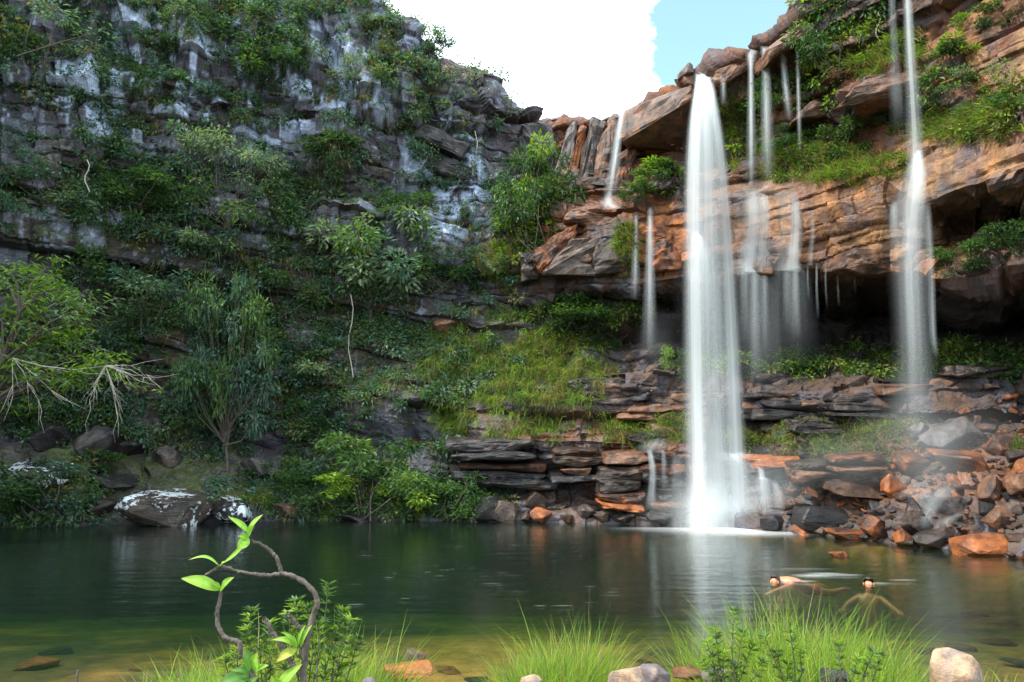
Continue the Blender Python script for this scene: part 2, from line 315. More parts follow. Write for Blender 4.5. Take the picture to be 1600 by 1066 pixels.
for i, px in enumerate(pxs):
    for j, (py, Y) in enumerate(CC[int(px)]):
        ctl[i, j+1] = at(px, py, Y)
    ctl[i, 1, 2] = 0.02
    ctl[i, 0] = ctl[i, 1]+np.array([-0.05*ctl[i, 1, 0]/ctl[i, 1, 1]*0, -0.9, -2.6])
    rim = ctl[i, K]; outd = rim.copy(); outd[2] = 0; outd /= np.linalg.norm(outd)
    ctl[i, K+1] = rim+outd*3.0+np.array([0, 0, 0.15]); ctl[i, K+2] = rim+outd*26+np.array([0, 0, 0.6])
# fine columns / rows
cols = []
for i in range(NC-1):
    a, b = pxs[i], pxs[i+1]
    inside = (b > -40) and (a < 1640)
    n = max(3, int(round((b-a)/(1.75 if inside else 9.0))))
    for k in range(n): cols.append(i+k/n)
cols.append(NC-1-1e-6); cols = np.array(cols)
rows = []
seg = np.linalg.norm(np.diff(ctl[3:-3], axis=1), axis=2).mean(0)
for j in range(K+2):
    n = int(np.clip(seg[j]/0.052, 4, 46)) if j > 0 and j < K else 10
    for k in range(n): rows.append(j+k/n)
rows.append(K+2-1e-6); rows = np.array(rows)
ci = cols.astype(int); cf = (cols-ci)[:, None, None]
ri = rows.astype(int); rf = (rows-ri)[None, :, None]
A = ctl[ci]*(1-cf)+ctl[ci+1]*cf
for _ in range(10):      # round the kinks between measured columns
    A[1:-1] = 0.25*A[:-2]+0.5*A[1:-1]+0.25*A[2:]
G = A[:, ri]*(1-rf)+A[:, ri+1]*rf
nc, nr = G.shape[:2]
# smooth outward direction for the relief
S = G.copy()
for _ in range(14):
    S[1:-1] = 0.25*S[:-2]+0.5*S[1:-1]+0.25*S[2:]
    S[:, 1:-1] = 0.25*S[:, :-2]+0.5*S[:, 1:-1]+0.25*S[:, 2:]
du = np.gradient(S, axis=0); dv = np.gradient(S, axis=1)
NN = nrm(np.cross(du, dv))
flip = np.sign((NN*(CAM-S)).sum(-1).mean()); NN *= flip
D = NN.copy(); D[..., 2] *= 0.35; D = nrm(D)
PX, PY, _ = proj(G)
def paint(spots, soft=0.35):
    r = np.zeros((nc, nr))
    wob = fbm(G, 0.9, 3, 5)*0.35
    for cx, cy_, rx, ry, val in spots:
        d = np.sqrt(((PX-cx)/rx)**2+((PY-cy_)/ry)**2)+wob
        r = np.maximum(r, val*(1-sstep(1-soft, 1+soft, d)))
    return r
def curve(x, pts):
    return np.interp(x, [p[0] for p in pts], [p[1] for p in pts])
splan = np.concatenate([[0], np.cumsum(np.linalg.norm(np.diff(G[:, nr//2, :2], axis=0), axis=1))])[:, None]+0*PX
# bedding: thick beds cut in thin ones, each cut in blocks
def beds(wc, seed, tmin, tmax):
    r = np.random.default_rng(seed); t = np.cumsum(r.uniform(tmin, tmax, 400))-12.0
    idx = np.searchsorted(t, wc); lo = t[np.clip(idx-1, 0, 399)]; hi = t[np.clip(idx, 0, 399)]
    return idx, np.minimum(wc-lo, hi-wc), (wc-lo)/(hi-lo)
warp = fbm(G, 0.16, 3, 3)*0.55
dip = np.where(G[..., 0] < 0, 0.15*G[..., 0]*np.clip(-G[..., 0]/6, 0, 1), 0.0)
wc = G[..., 2]+dip+warp
L1, e1, f1 = beds(wc, 11, 0.8, 2.3)
L2, e2, f2 = beds(wc+0.12*vnoise(G, 0.7, 8), 12, 0.16, 0.62)
def cells(Lid, seed, wmin, wmax):
    h = hash3(Lid, Lid*0+3, Lid*0, seed); wdt = wmin+(wmax-wmin)*h
    ph = hash3(Lid, Lid*0+7, Lid*0, seed)*50
    q = (splan+0.28*vnoise(G, 1.1, seed))/wdt+ph
    c = np.floor(q); fr = q-c
    return c.astype(np.int64), fr, np.minimum(fr, 1-fr)*wdt
c1, fr1, d1 = cells(L1, 21, 1.6, 6.0)
c2, fr2, d2 = cells(L2, 22, 0.6, 3.6)
h1 = hash3(L1, c1, L1*0+1, 31); h2 = hash3(L2, c2, L2*0+1, 32); h2b = hash3(L2, c2, L2*0+2, 33); h2c = hash3(L2, c2, L2*0+5, 35)
massive = sstep(-0.15, 0.35, fbm(G, 0.28, 3, 77))          # where the beds weather as one mass
massive = massive*(1-paint([(1340, 330, 220, 95, 1.0), (1520, 230, 140, 70, 1.0)]))
thin = 1-0.75*massive
fract = paint([(330, 130, 420, 210, 1.0), (660, 200, 120, 200, 0.8)])   # steep, vertically fractured upper left wall
big = (hash3(L1, L1*0, L1*0+2, 34)-0.5)*0.8+(h1-0.5)*0.8
small = (hash3(L2, L2*0, L2*0+4, 36)-0.5)*0.30+np.maximum(h2-0.35, 0)*0.5+(h2b-0.5)*0.5*(fr2-0.5)+(h2c-0.5)*0.35*(f2-0.5)
jm = sstep(-0.2, 0.3, vnoise(G, 0.9, 78)); jv = (hash3(L2, c2, L2*0+8, 79) > 0.55)*1.0
ofc = paint([(1290, 340, 170, 90, 1), (1430, 270, 120, 60, 1), (1540, 220, 130, 50, 1)])
groove = -0.13*np.exp(-(e2/0.035)**2)*(0.25+0.75*jm)*thin-0.10*np.exp(-(d2/0.04)**2)*jv*thin*(1-0.9*ofc)-0.25*np.exp(-(e1/0.07)**2)*(0.4+0.6*jm)
rid = 1-np.abs(vnoise(G, 0.55, 81)); rid2 = 1-np.abs(vnoise(G, 1.5, 82))
rough = (rid-0.6)*0.55+(rid2-0.6)*0.24+fbm(G, 2.2, 4, 41)*0.16+fbm(G, 7.0, 3, 42)*0.06
small = small*thin*(1-0.35*fract)
GV = np.stack([splan, G[..., 2]*0.13, splan*0], -1)
colm = np.abs(vnoise(GV, 0.75, 84)); colm2 = np.abs(vnoise(GV, 1.9, 85))
vq = np.floor((splan+0.8*vnoise(G, .35, 86)+.25*G[..., 2])/0.9).astype(np.int64); vstep = hash3(vq, np.floor((G[..., 2]+hash3(vq, vq*0, vq*0, 88)*3)/2.6).astype(np.int64), vq*0, 87)
rough = rough+fract*((0.35-colm)*0.9+(0.3-colm2)*0.35+(vstep-.5)*0.55)
big = big*(1-0.45*fract)
rowv = rows[None, :]+0*PX
amp = np.where(rowv < 1.0, 0.25, 1.0)*np.where(rowv > K, 0.35, 1.0)
soft = paint([(300, 540, 420, 130, 0.7), (800, 560, 140, 70, 0.6), (1270, 690, 130, 22, 0.7), (560, 770, 200, 30, 0.6)])
ampb = amp*(1-0.55*soft)
orange_face = paint([(1290, 340, 170, 90, 1), (1430, 270, 120, 60, 1), (1540, 220, 130, 50, 1), (1040, 380, 40, 60, 1), (1560, 70, 80, 70, .8)])
disp = ampb*(big*(1-0.85*orange_face)+small*(1-0.72*orange_face)+groove*(1-.35*orange_face))+amp*rough*(1-0.6*orange_face)
shore = sstep(0.9, 2.2, rowv)
disp = disp*(0.35+0.65*shore)
G2 = G+D*disp[..., None]
G2[..., 2] += amp*0.06*fbm(G, 2.0, 3, 50)

# ---- colour of the stone
gz = fbm(G, 0.35, 4, 60); gf = fbm(G, 2.5, 4, 61)
GS = G*np.array([1, 1, 0.16])
streak = fbm(GS, 2.4, 4, 62)
dark = np.array([0.036, 0.034, 0.042]); mid = np.array([0.098, 0.098, 0.118]); brown = np.array([0.085, 0.044, 0.026])
orange = np.array([0.27, 0.092, 0.025]); tan = np.array([0.30, 0.172, 0.078]); white = np.array([0.40, 0.435, 0.49]); soil = np.array([0.05, 0.034, 0.020]); redc = np.array([0.34, 0.075, 0.025])
mossc = np.array([0.055, 0.085, 0.018])
def mixc(a, b, f): return a*(1-f[..., None])+b*f[..., None]
colr = mixc(np.broadcast_to(dark, G.shape), mid, np.clip(0.42+gz*0.9+(h2c-0.5)*0.9, 0, 1))
warm = sstep(700, 900, PX)
colr = mixc(colr, brown, np.clip(warm*(0.5+gf), 0, 0.8))
om = paint([(1330, 330, 210, 85, 0.95), (1500, 240, 160, 55, 0.95), (1035, 380, 50, 60, 1.0), (870, 385, 55, 45, 0.75), (990, 250, 40, 70, 0.8), (905, 230, 55, 55, 0.55),
            (1040, 190, 70, 60, 0.55), (1420, 125, 120, 30, 0.6), (1560, 80, 90, 90, 0.95), (1200, 90, 80, 30, 0.3), (960, 330, 90, 20, 0.8), (1010, 740, 110, 50, 0.45),
            (1450, 730, 200, 60, 0.7), (1240, 160, 90, 60, 0.25), (730, 660, 70, 20, 0.25), (900, 670, 120, 22, 0.5), (1400, 400, 170, 30, 0.8)])
om = om*np.clip(0.75+gf*0.8+(h2b-0.5)*0.5, 0, 1)
tanm = paint([(1340, 330, 220, 95, 0.8), (1520, 220, 140, 70, 0.8), (1560, 60, 80, 80, 1.0)])
oc = mixc(np.broadcast_to(orange, G.shape), tan, np.clip(tanm*(0.55+gz*0.9+streak*0.4), 0, 1))
oc = mixc(oc, redc, np.clip(streak*1.6-0.25, 0, 0.7))
colr = mixc(colr, oc, om)
greyst = np.clip(streak*2.6+0.12, 0, 0.95)*om
colr = mixc(colr, np.array([0.055, 0.044, 0.040]), greyst*0.75)
# pale lichen: whole block faces and runs down the face
lm = paint([(300, 110, 330, 120, 0.9), (690, 300, 75, 110, 1.0), (540, 60, 120, 70, 0.6), (80, 350, 130, 60, 0.7), (450, 375, 60, 25, 0.8), (700, 370, 50, 40, 0.9), (380, 200, 80, 50, 0.5), (600, 330, 90, 40, 0.5)])
lf = np.clip(sstep(0.72, 0.78, hash3(L2//2, c1*3+(fr1*3).astype(np.int64), L2*0+9, 37))*0.95+sstep(0.10, 0.30, streak)*0.9, 0, 1)
lf2 = np.maximum(lf, paint([(690, 300, 62, 110, 0.75)])*sstep(-0.1, 0.15, gf+0.2))
specks = sstep(.45, .6, vnoise(G, 5.5, 63)+0.35*streak)*(1-sstep(760, 860, PX))*(1-sstep(500, 760, PY))*0.35
lf = np.maximum(lf2*lm*sstep(-0.5, 0.05, gf+0.25), specks)
colr = mixc(colr, white*np.array([0.90, 0.99, 1.18]), np.clip(lf, 0, 0.95))
# earth and moss on what faces up and on the planted slopes
dv2 = nrm(np.cross(np.gradient(G2, axis=0), np.gradient(G2, axis=1)))*flip
upf = sstep(0.35, 0.75, dv2[..., 2])
veg = paint([(300, 540, 430, 140, 0.95), (120, 330, 180, 90, 0.8), (800, 570, 150, 85, 0.9), (1270, 690, 130, 25, 0.9), (570, 770, 200, 32, 0.8), (180, 640, 220, 60, 0.8), (200, 745, 280, 60, 0.9), (520, 300, 120, 70, 0.5)])
colr = mixc(colr, soil, np.clip(veg*0.75+upf*0.5*(1-om), 0, 0.85)*np.clip(0.8+gf, 0, 1))
colr = mixc(colr, mossc, np.clip(veg*upf*0.55+veg*np.clip(gf, 0, 1)*0.5, 0, 0.6))
wet = paint([(1010, 750, 110, 70, 0.9), (1120, 740, 90, 90, 1.0), (1240, 350, 110, 90, 0.6), (1430, 320, 50, 90, 0.8), (980, 330, 60, 80, 0.7), (1420, 760, 200, 70, 0.7), (830, 730, 140, 60, 0.5), (300, 760, 130, 50, 0.6)])
wetdark = wet*0.25
undercut_shade = paint([(1330, 500, 330, 70, 1.0), (980, 480, 120, 30, 0.9), (1560, 340, 110, 60, 0.8), (1560, 490, 140, 60, 1.0)])
colr = mixc(colr, np.array([0.022, 0.020, 0.021]), undercut_shade*0.85)   # dark undercut rock, with the shade of the cave painted into its colour
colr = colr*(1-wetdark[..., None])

idx = np.arange(nc*nr).reshape(nc, nr)
F = np.stack([idx[:-1, :-1], idx[1:, :-1], idx[1:, 1:], idx[:-1, 1:]], -1).reshape(-1, 4)
if flip < 0: F = F[:, ::-1]
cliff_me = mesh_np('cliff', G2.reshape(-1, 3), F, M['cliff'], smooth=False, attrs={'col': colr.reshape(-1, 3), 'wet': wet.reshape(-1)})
cliff = struct(link('cliff', cliff_me), 'layered sandstone amphitheatre cliff around the pool, grey on the left, orange on the right')

# a coarse depth picture of the cliff, used to stand things on it
ZW, ZH, ZS = 420, 290, 4.0
zi = np.full((ZH, ZW), -1, int)
def zbuild():
    gx, gy, gd = proj(G2)
    bx = np.round(gx/ZS).astype(int)+5; by = np.round(gy/ZS).astype(int)+5
    ok = (bx >= 0) & (bx < ZW) & (by >= 0) & (by < ZH) & (rowv >= 0.9)
    ids = np.nonzero(ok.ravel())[0]
    o = np.argsort(-gd.ravel()[ids]); ids = ids[o]
    zi[by.ravel()[ids], bx.ravel()[ids]] = ids
zbuild()
G2f = G2.reshape(-1, 3); NNf = NN.reshape(-1, 3)
def on(px, py):
    """point on the rock seen at a pixel, with its outward direction"""
    x, y = int(round(px/ZS))+5, int(round(py/ZS))+5
    best = None
    for r in range(0, 12):
        y0, y1, x0, x1 = max(0, y-r), min(ZH, y+r+1), max(0, x-r), min(ZW, x+r+1)
        s = zi[y0:y1, x0:x1]; s = s[s >= 0]
        if len(s): best = s[np.argmin(G2f[s][:, 1])]; break
    if best is None: best = np.argmin((PX.ravel()-px)**2+(PY.ravel()-py)**2)
    return G2f[best].copy(), NNf[best].copy()

# ------------------------------------------------------------------ ground, pool bed, water
def ground_z(x, y):
    base = curve(y, [(-300, 0.9), (-5, 0.65), (0, 0.6), (3, 0.5), (5.0, 0.36), (6.2, 0.20), (7.0, 0.03), (7.7, -0.12), (9.2, -0.24), (12, -0.55), (15, -0.95), (18, -1.35), (22, -2.2), (40, -2.8)])
    # the right-hand bay and the sand bar stay shallow
    sx = curve(y, [(8, 14.5), (11, 13.6), (15, 12.2), (17, 11.2), (19.7, 9.9), (22, 8.0), (25, 5.0), (27, 3), (40, 3)])
    dist = sx-x
    shelf = -0.10-0.40*np.maximum(dist, 0)
    r = np.maximum(base, np.where(y > 9, shelf, -9))
    bar = np.exp(-((x-6.6)/1.7)**2-((y-17.6)/0.8)**2)
    r = r+bar*np.maximum(0, -0.42-r)*0.9
    bar2 = np.exp(-((x-4.2)/1.8)**2-((y-23.8)/0.8)**2)
    r = r+bar2*np.maximum(0, -0.45-r)*0.9
    lx = curve(y, [(8, -9), (12, -13), (20, -19), (24, -17), (26, -12), (40, -10)])
    r = np.maximum(r, np.where(y > 9, -0.15-0.3*np.maximum(x-lx, 0), -9))
    return r
gx = np.concatenate([np.linspace(-300, -22, 14), np.linspace(-20, 20, 240), np.linspace(22, 300, 14)])
gy = np.concatenate([np.linspace(-300, -10, 14), np.linspace(-8, 12, 180), np.linspace(12.2, 30, 90)])
XX, YY = np.meshgrid(gx, gy, indexing='ij')
ZZ = ground_z(XX, YY); PG = np.stack([XX, YY, ZZ], -1)
near = np.clip((14-YY)/5, 0, 1)
ZZ = ZZ+(fbm(PG, 0.45, 3, 75)*0.13+fbm(PG, 0.9, 4, 70)*0.06+fbm(PG, 4, 3, 71)*0.03)*np.where(np.abs(XX) < 21, 1, 0.2)*np.where(YY > 9, 0.6, 1)
PG[..., 2] = ZZ
f1_ = fbm(PG, 0.8, 4, 72); f2_ = fbm(PG, 5.0, 3, 73)
sand = np.array([0.46, 0.21, 0.055]); olive = np.array([0.20, 0.13, 0.045]); gsoil = np.array([0.07, 0.05, 0.03])
gc = mixc(np.broadcast_to(sand, PG.shape), olive, np.clip(0.45+f1_*2.6, 0, 1))
gc = mixc(gc, np.array([0.055, 0.045, 0.02]), np.clip(fbm(PG, 0.5, 4, 74)*2.6, 0, .85))
gc = mixc(gc, gsoil, sstep(0.05, 0.25, ZZ))
gc = gc*(1+0.35*f2_)[..., None]
n0, n1 = XX.shape
gi = np.arange(n0*n1).reshape(n0, n1)
GF = np.stack([gi[:-1, :-1], gi[1:, :-1], gi[1:, 1:], gi[:-1, 1:]], -1).reshape(-1, 4)
gm_, gt = mat('bed_and_bank')
ga = N(gt, 'ShaderNodeAttribute', attribute_name='col'); gg = N(gt, 'ShaderNodeNewGeometry')
rock_nodes(gt, ga.outputs['Color'], gg.outputs['Position'], None, rough=0.9, fine=2.0, bump=0.4)
struct(link('ground', mesh_np('ground', PG.reshape(-1, 3), GF, gm_, smooth=True, attrs={'col': gc.reshape(-1, 3)})), 'sandy bank and stony bed of the pool')
# water body: a closed block whose top is the pool surface
bm = bmesh.new(); bmesh.ops.create_cube(bm, size=1.0)
for v_ in bm.verts:
    v_.co = Vector((v_.co.x*60, 4.5 if v_.co.y < 0 else 33.0, 0.0 if v_.co.z > 0 else -4.5))
me = bpy.data.meshes.new('water'); bm.to_mesh(me); bm.free(); me.materials.append(M['pool'])
struct(link('water', me), 'dark green plunge pool water')
# ------------------------------------------------------------------ stones
def rock_mesh(name, seed, dims=(1, 1, 1), npts=16, bev=0.05, cuts=1, nz_amp=0.03, round_=0.0, material=None, pts=None, bedded=0.0):
    r = np.random.default_rng(seed)
    if pts is None:
        P = r.uniform(-1, 1, (npts, 3))
        P = P/np.maximum(np.abs(P).max(1, keepdims=True), 1e-6)          # on the cube
        sph = nrm(P); P = P*(1-round_)+sph*round_
        P = P*r.uniform(0.82, 1.0, (npts, 1))*0.5*np.array(dims)
    else: P = np.asarray(pts, float)
    bm = bmesh.new()
    for p in P: bm.verts.new(p)
    ret = bmesh.ops.convex_hull(bm, input=bm.verts)
    bmesh.ops.delete(bm, geom=[v for v in bm.verts if not v.link_faces], context='VERTS')
    bmesh.ops.dissolve_limit(bm, angle_limit=math.radians(8), verts=bm.verts, edges=bm.edges)
    if bev > 0:
        bmesh.ops.bevel(bm, geom=list(bm.edges), offset=bev*min(dims) if pts is None else bev, segments=1, affect='EDGES', clamp_overlap=True)
    bmesh.ops.triangulate(bm, faces=bm.faces)
    if cuts: bmesh.ops.subdivide_edges(bm, edges=bm.edges, cuts=cuts, use_grid_fill=True)
    bm.normal_update()
    V = np.array([v.co[:] for v in bm.verts]); NV = np.array([v.normal[:] for v in bm.verts])
    sc = 2.2/max(np.ptp(V, axis=0).max(), 1e-3)
    V2 = V+NV*((fbm(V+seed*3.7, sc*1.6, 3, seed)*nz_amp*np.ptp(V, axis=0).max()))[:, None]
    if bedded:                                            # thin beds worn back along the sides
        hz = NV.copy(); hz[:, 2] = 0
        V2 = V2+hz*(vnoise(V*np.array([.5, .5, 1.0])+seed, bedded, seed+3)*0.10+vnoise(V*np.array([.6, .6, 1.0]), bedded*2.3, seed+5)*0.05)[:, None]
    for v, c in zip(bm.verts, V2): v.co = c
    bmesh.ops.recalc_face_normals(bm, faces=bm.faces)
    me = bpy.data.meshes.new(name); bm.to_mesh(me); bm.free()
    if material: me.materials.append(material)
    return me
PROTO = {}
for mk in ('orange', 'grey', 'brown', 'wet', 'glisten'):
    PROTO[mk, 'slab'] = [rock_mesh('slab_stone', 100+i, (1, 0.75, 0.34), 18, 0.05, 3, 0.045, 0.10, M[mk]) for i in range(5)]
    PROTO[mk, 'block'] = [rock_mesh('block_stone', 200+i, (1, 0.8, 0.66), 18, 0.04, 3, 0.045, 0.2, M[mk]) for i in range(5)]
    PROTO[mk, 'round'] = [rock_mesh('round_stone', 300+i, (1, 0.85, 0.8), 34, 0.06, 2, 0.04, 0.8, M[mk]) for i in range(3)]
def size_at(P, px): return px*np.linalg.norm((P-CAM)[1:])/FPX*0.99
def stone(px, py, wpx, hpx, mk, shape, rot, label=None, group=None, sink=0.25, variant=0, P=None, cat='rock', name='boulder', parent=None, depth=1.0):
    if P is None: P, n = on(px, py+hpx*0.4)
    if px > 1230: wpx, hpx = (wpx*.95, hpx*.84) if label else (wpx*.86, hpx*.74)
    s = size_at(P, wpx); h = size_at(P, hpx)
    me = PROTO[mk, shape][variant % len(PROTO[mk, shape])]
    bz = {'slab': 0.34, 'block': 0.66, 'round': 0.8}[shape]
    o = link(name, me, parent, P+np.array([0, 0, h*(0.5-sink)]), rot, (s, s*depth, h/bz))
    if label: tag(o, label, cat, group)
    return o
# --- named stones of the right-hand shore
RB = 'rocks heaped on the right shore'
stone(1370, 812, 56, 48, 'orange', 'round', (0.1, 0.2, 0.4), 'bright orange rounded boulder low in the rubble on the right shore', RB)
stone(1203, 812, 48, 30, 'grey', 'round', (0, 0.1, 1.0), 'round grey wet boulder at the right foot of the tall waterfall', RB, variant=1)
stone(1532, 838, 122, 54, 'orange', 'block', (0.12, -0.1, 0.35), 'largest orange brown rock at the water edge on the far right', RB, variant=2)
stone(1562, 800, 56, 46, 'brown', 'round', (0.3, 0.1, 0.2), 'rounded brown boulder just above the largest orange shore rock', RB, variant=2)
stone(1427, 802, 76, 62, 'wet', 'block', (0.2, 0.75, 0.3), 'dark wedge shaped rock beside the small cascade in the rubble', RB, variant=1)
stone(1345, 757, 118, 30, 'brown', 'slab', (0.05, 0.08, 0.1), 'flat brown slab topping a rock step above the orange round boulder', RB, variant=3)
stone(1285, 800, 96, 52, 'wet', 'block', (0.05, 0.05, 0.15), 'dark wet layered block on the shore between waterfall and orange boulder', RB, variant=3)
stone(1548, 755, 50, 58, 'brown', 'block', (0.3, 0.4, 0.6), 'brown cracked upright block high in the rubble at right', RB, variant=4)
stone(1478, 672, 96, 58, 'grey', 'slab', (0.35, -0.45, 0.25), 'big pale grey slab leaning at the top of the rubble', RB, variant=1)
stone(1440, 668, 56, 38, 'grey', 'slab', (0.2, 0.25, 0.6), 'small grey slab left of the big leaning pale slab', RB, variant=4)
stone(1505, 715, 112, 44, 'orange', 'slab', (0.35, 0.2, 0.1), 'long bright orange slab lying below the leaning grey slab', RB, variant=0)
stone(1428, 716, 66, 48, 'orange', 'block', (0.3, 0.5, 0.3), 'red orange angular rock left of the long orange slab', RB, variant=0)
stone(1395, 755, 44, 40, 'orange', 'slab', (0.5, 0.5, 0.2), 'small orange slab tilted above the dark wedge rock', RB, variant=2)
stone(1570, 690, 60, 40, 'orange', 'slab', (0.4, -0.4, 0.4), 'flat orange rock by the grass near the right picture edge', RB, variant=4)
stone(1412, 834, 46, 32, 'orange', 'block', (0.1, 0.2, 0.5), 'small orange rock at the waterline right of the round boulder', RB, variant=4)
stone(1458, 838, 66, 36, 'brown', 'slab', (0.2, -0.3, 0.3), 'brown flat rock at the waterline below the small cascade', RB, variant=1)
stone(1258, 828, 50, 20, 'orange', 'slab', (0.1, 0.1, 0.4), 'low rusty rock at the waterline right of the round grey boulder', RB, variant=3)
stone(1325, 830, 80, 22, 'orange', 'slab', (0.1, 0.05, 0.1), 'thin rusty slabs edge at the waterline before the orange boulder', RB, variant=1)
stone(1258, 706, 40, 22, 'brown', 'block', (0.1, 0.1, 0.4), 'brown block on the grass ledge right of the tall waterfall', RB, variant=1)
stone(1258, 688, 30, 14, 'brown', 'slab', (0.1, 0.0, 0.8), 'thin slab resting on the brown block of the grass ledge', RB, variant=2)
stone(1590, 745, 60, 46, 'brown', 'block', (0.3, -0.3, 0.5), 'brown block cut by the right picture edge above the shore', RB, variant=2)
stone(1480, 790, 90, 30, 'wet', 'slab', (0.25, -0.15, 0.2), 'wet dark slab under the small cascade in the rubble', RB, variant=2)
# --- the rest of the heap
taken = [(p[0], p[1], p[2]*0.5) for p in [(1370, 812, 56), (1203, 812, 48), (1532, 838, 100), (1562, 800, 50), (1427, 802, 60), (1285, 800, 80), (1548, 755, 50), (1478, 672, 70), (1505, 715, 80), (1428, 716, 50)]]
rr = random.Random(5); cnt = 0
HERO = [(1370, 812, 'the bright orange round boulder'), (1203, 812, 'the round grey boulder by the waterfall'), (1532, 838, 'the largest orange shore rock'), (1562, 800, 'the rounded brown boulder'), (1427, 802, 'the dark wedge rock'),
        (1285, 800, 'the dark wet layered block'), (1548, 755, 'the brown cracked block'), (1478, 672, 'the big leaning pale slab'), (1505, 715, 'the long bright orange slab'), (1428, 716, 'the red orange angular rock'), (1345, 757, 'the flat brown slab'), (1600, 745, 'the brown block at the picture edge')]
ORD = ['nearest', 'second', 'third', 'fourth', 'fifth', 'sixth', 'seventh', 'eighth', 'ninth', 'tenth', 'eleventh', 'twelfth', 'thirteenth', 'fourteenth', 'fifteenth', 'sixteenth', 'seventeenth', 'eighteenth', 'nineteenth', 'twentieth', 'twenty-first', 'twenty-second', 'twenty-third', 'twenty-fourth', 'twenty-fifth', 'twenty-sixth', 'twenty-seventh', 'twenty-eighth', 'twenty-ninth', 'thirtieth', 'thirty-first', 'thirty-second', 'thirty-third', 'thirty-fourth', 'thirty-fifth', 'thirty-sixth']
loose = []
for _ in range(4000):
    if cnt >= 280: break
    px = rr.uniform(1232, 1640); top = np.interp(px, [1230, 1300, 1380, 1440, 1500, 1600, 1640], [765, 735, 690, 655, 640, 612, 600]); bot = np.interp(px, [1230, 1290, 1370, 1440, 1510, 1600, 1640], [830, 834, 843, 850, 858, 868, 876])
    py = rr.uniform(top, bot); wpx = 13+38*rr.random()**1.8
    if any((px-a)**2+((py-b)*1.4)**2 < (0.62*(wpx*0.5+c))**2 for a, b, c in taken): continue
    taken.append((px, py, wpx*0.5)); cnt += 1
    q = rr.random(); u = np.clip((py-650)/180, 0, 1)
    mk = 'orange' if q < 0.42 else 'brown' if q < 0.74 else 'grey' if q < 0.74+0.22*(1-u) else 'wet'
    shape = 'slab' if rr.random() < 0.68 else 'block'
    o = stone(px, py, wpx, wpx*(rr.uniform(0.35, 0.55) if shape == 'slab' else rr.uniform(0.55, 0.8)), mk, shape,
          (rr.uniform(-.5, .5), rr.uniform(-.6, .6), rr.uniform(0, 6.28)), None, None, variant=rr.randrange(5))
    hx, hy, hn = min(HERO, key=lambda h: (h[0]-px)**2+(h[1]-py)**2)
    side = ('right of' if px > hx else 'left of') if abs(px-hx) > abs(py-hy) else ('below' if py > hy else 'above')
    loose.append((o, hn, side, (px-hx)**2+(py-hy)**2, {'orange': 'rusty', 'brown': 'brown', 'grey': 'grey', 'wet': 'dark wet'}[mk], 'slab' if shape == 'slab' else 'block'))
for key in sorted({(q[1], q[2]) for q in loose}):
    for n_, q in enumerate(sorted([q for q in loose if (q[1], q[2]) == key], key=lambda q: q[3])):
        tag(q[0], '%s %s, %s loose stone %s %s' % (q[4], q[5], ORD[min(n_, 35)], key[1], key[0]), 'rock', 'loose stones of the right shore')
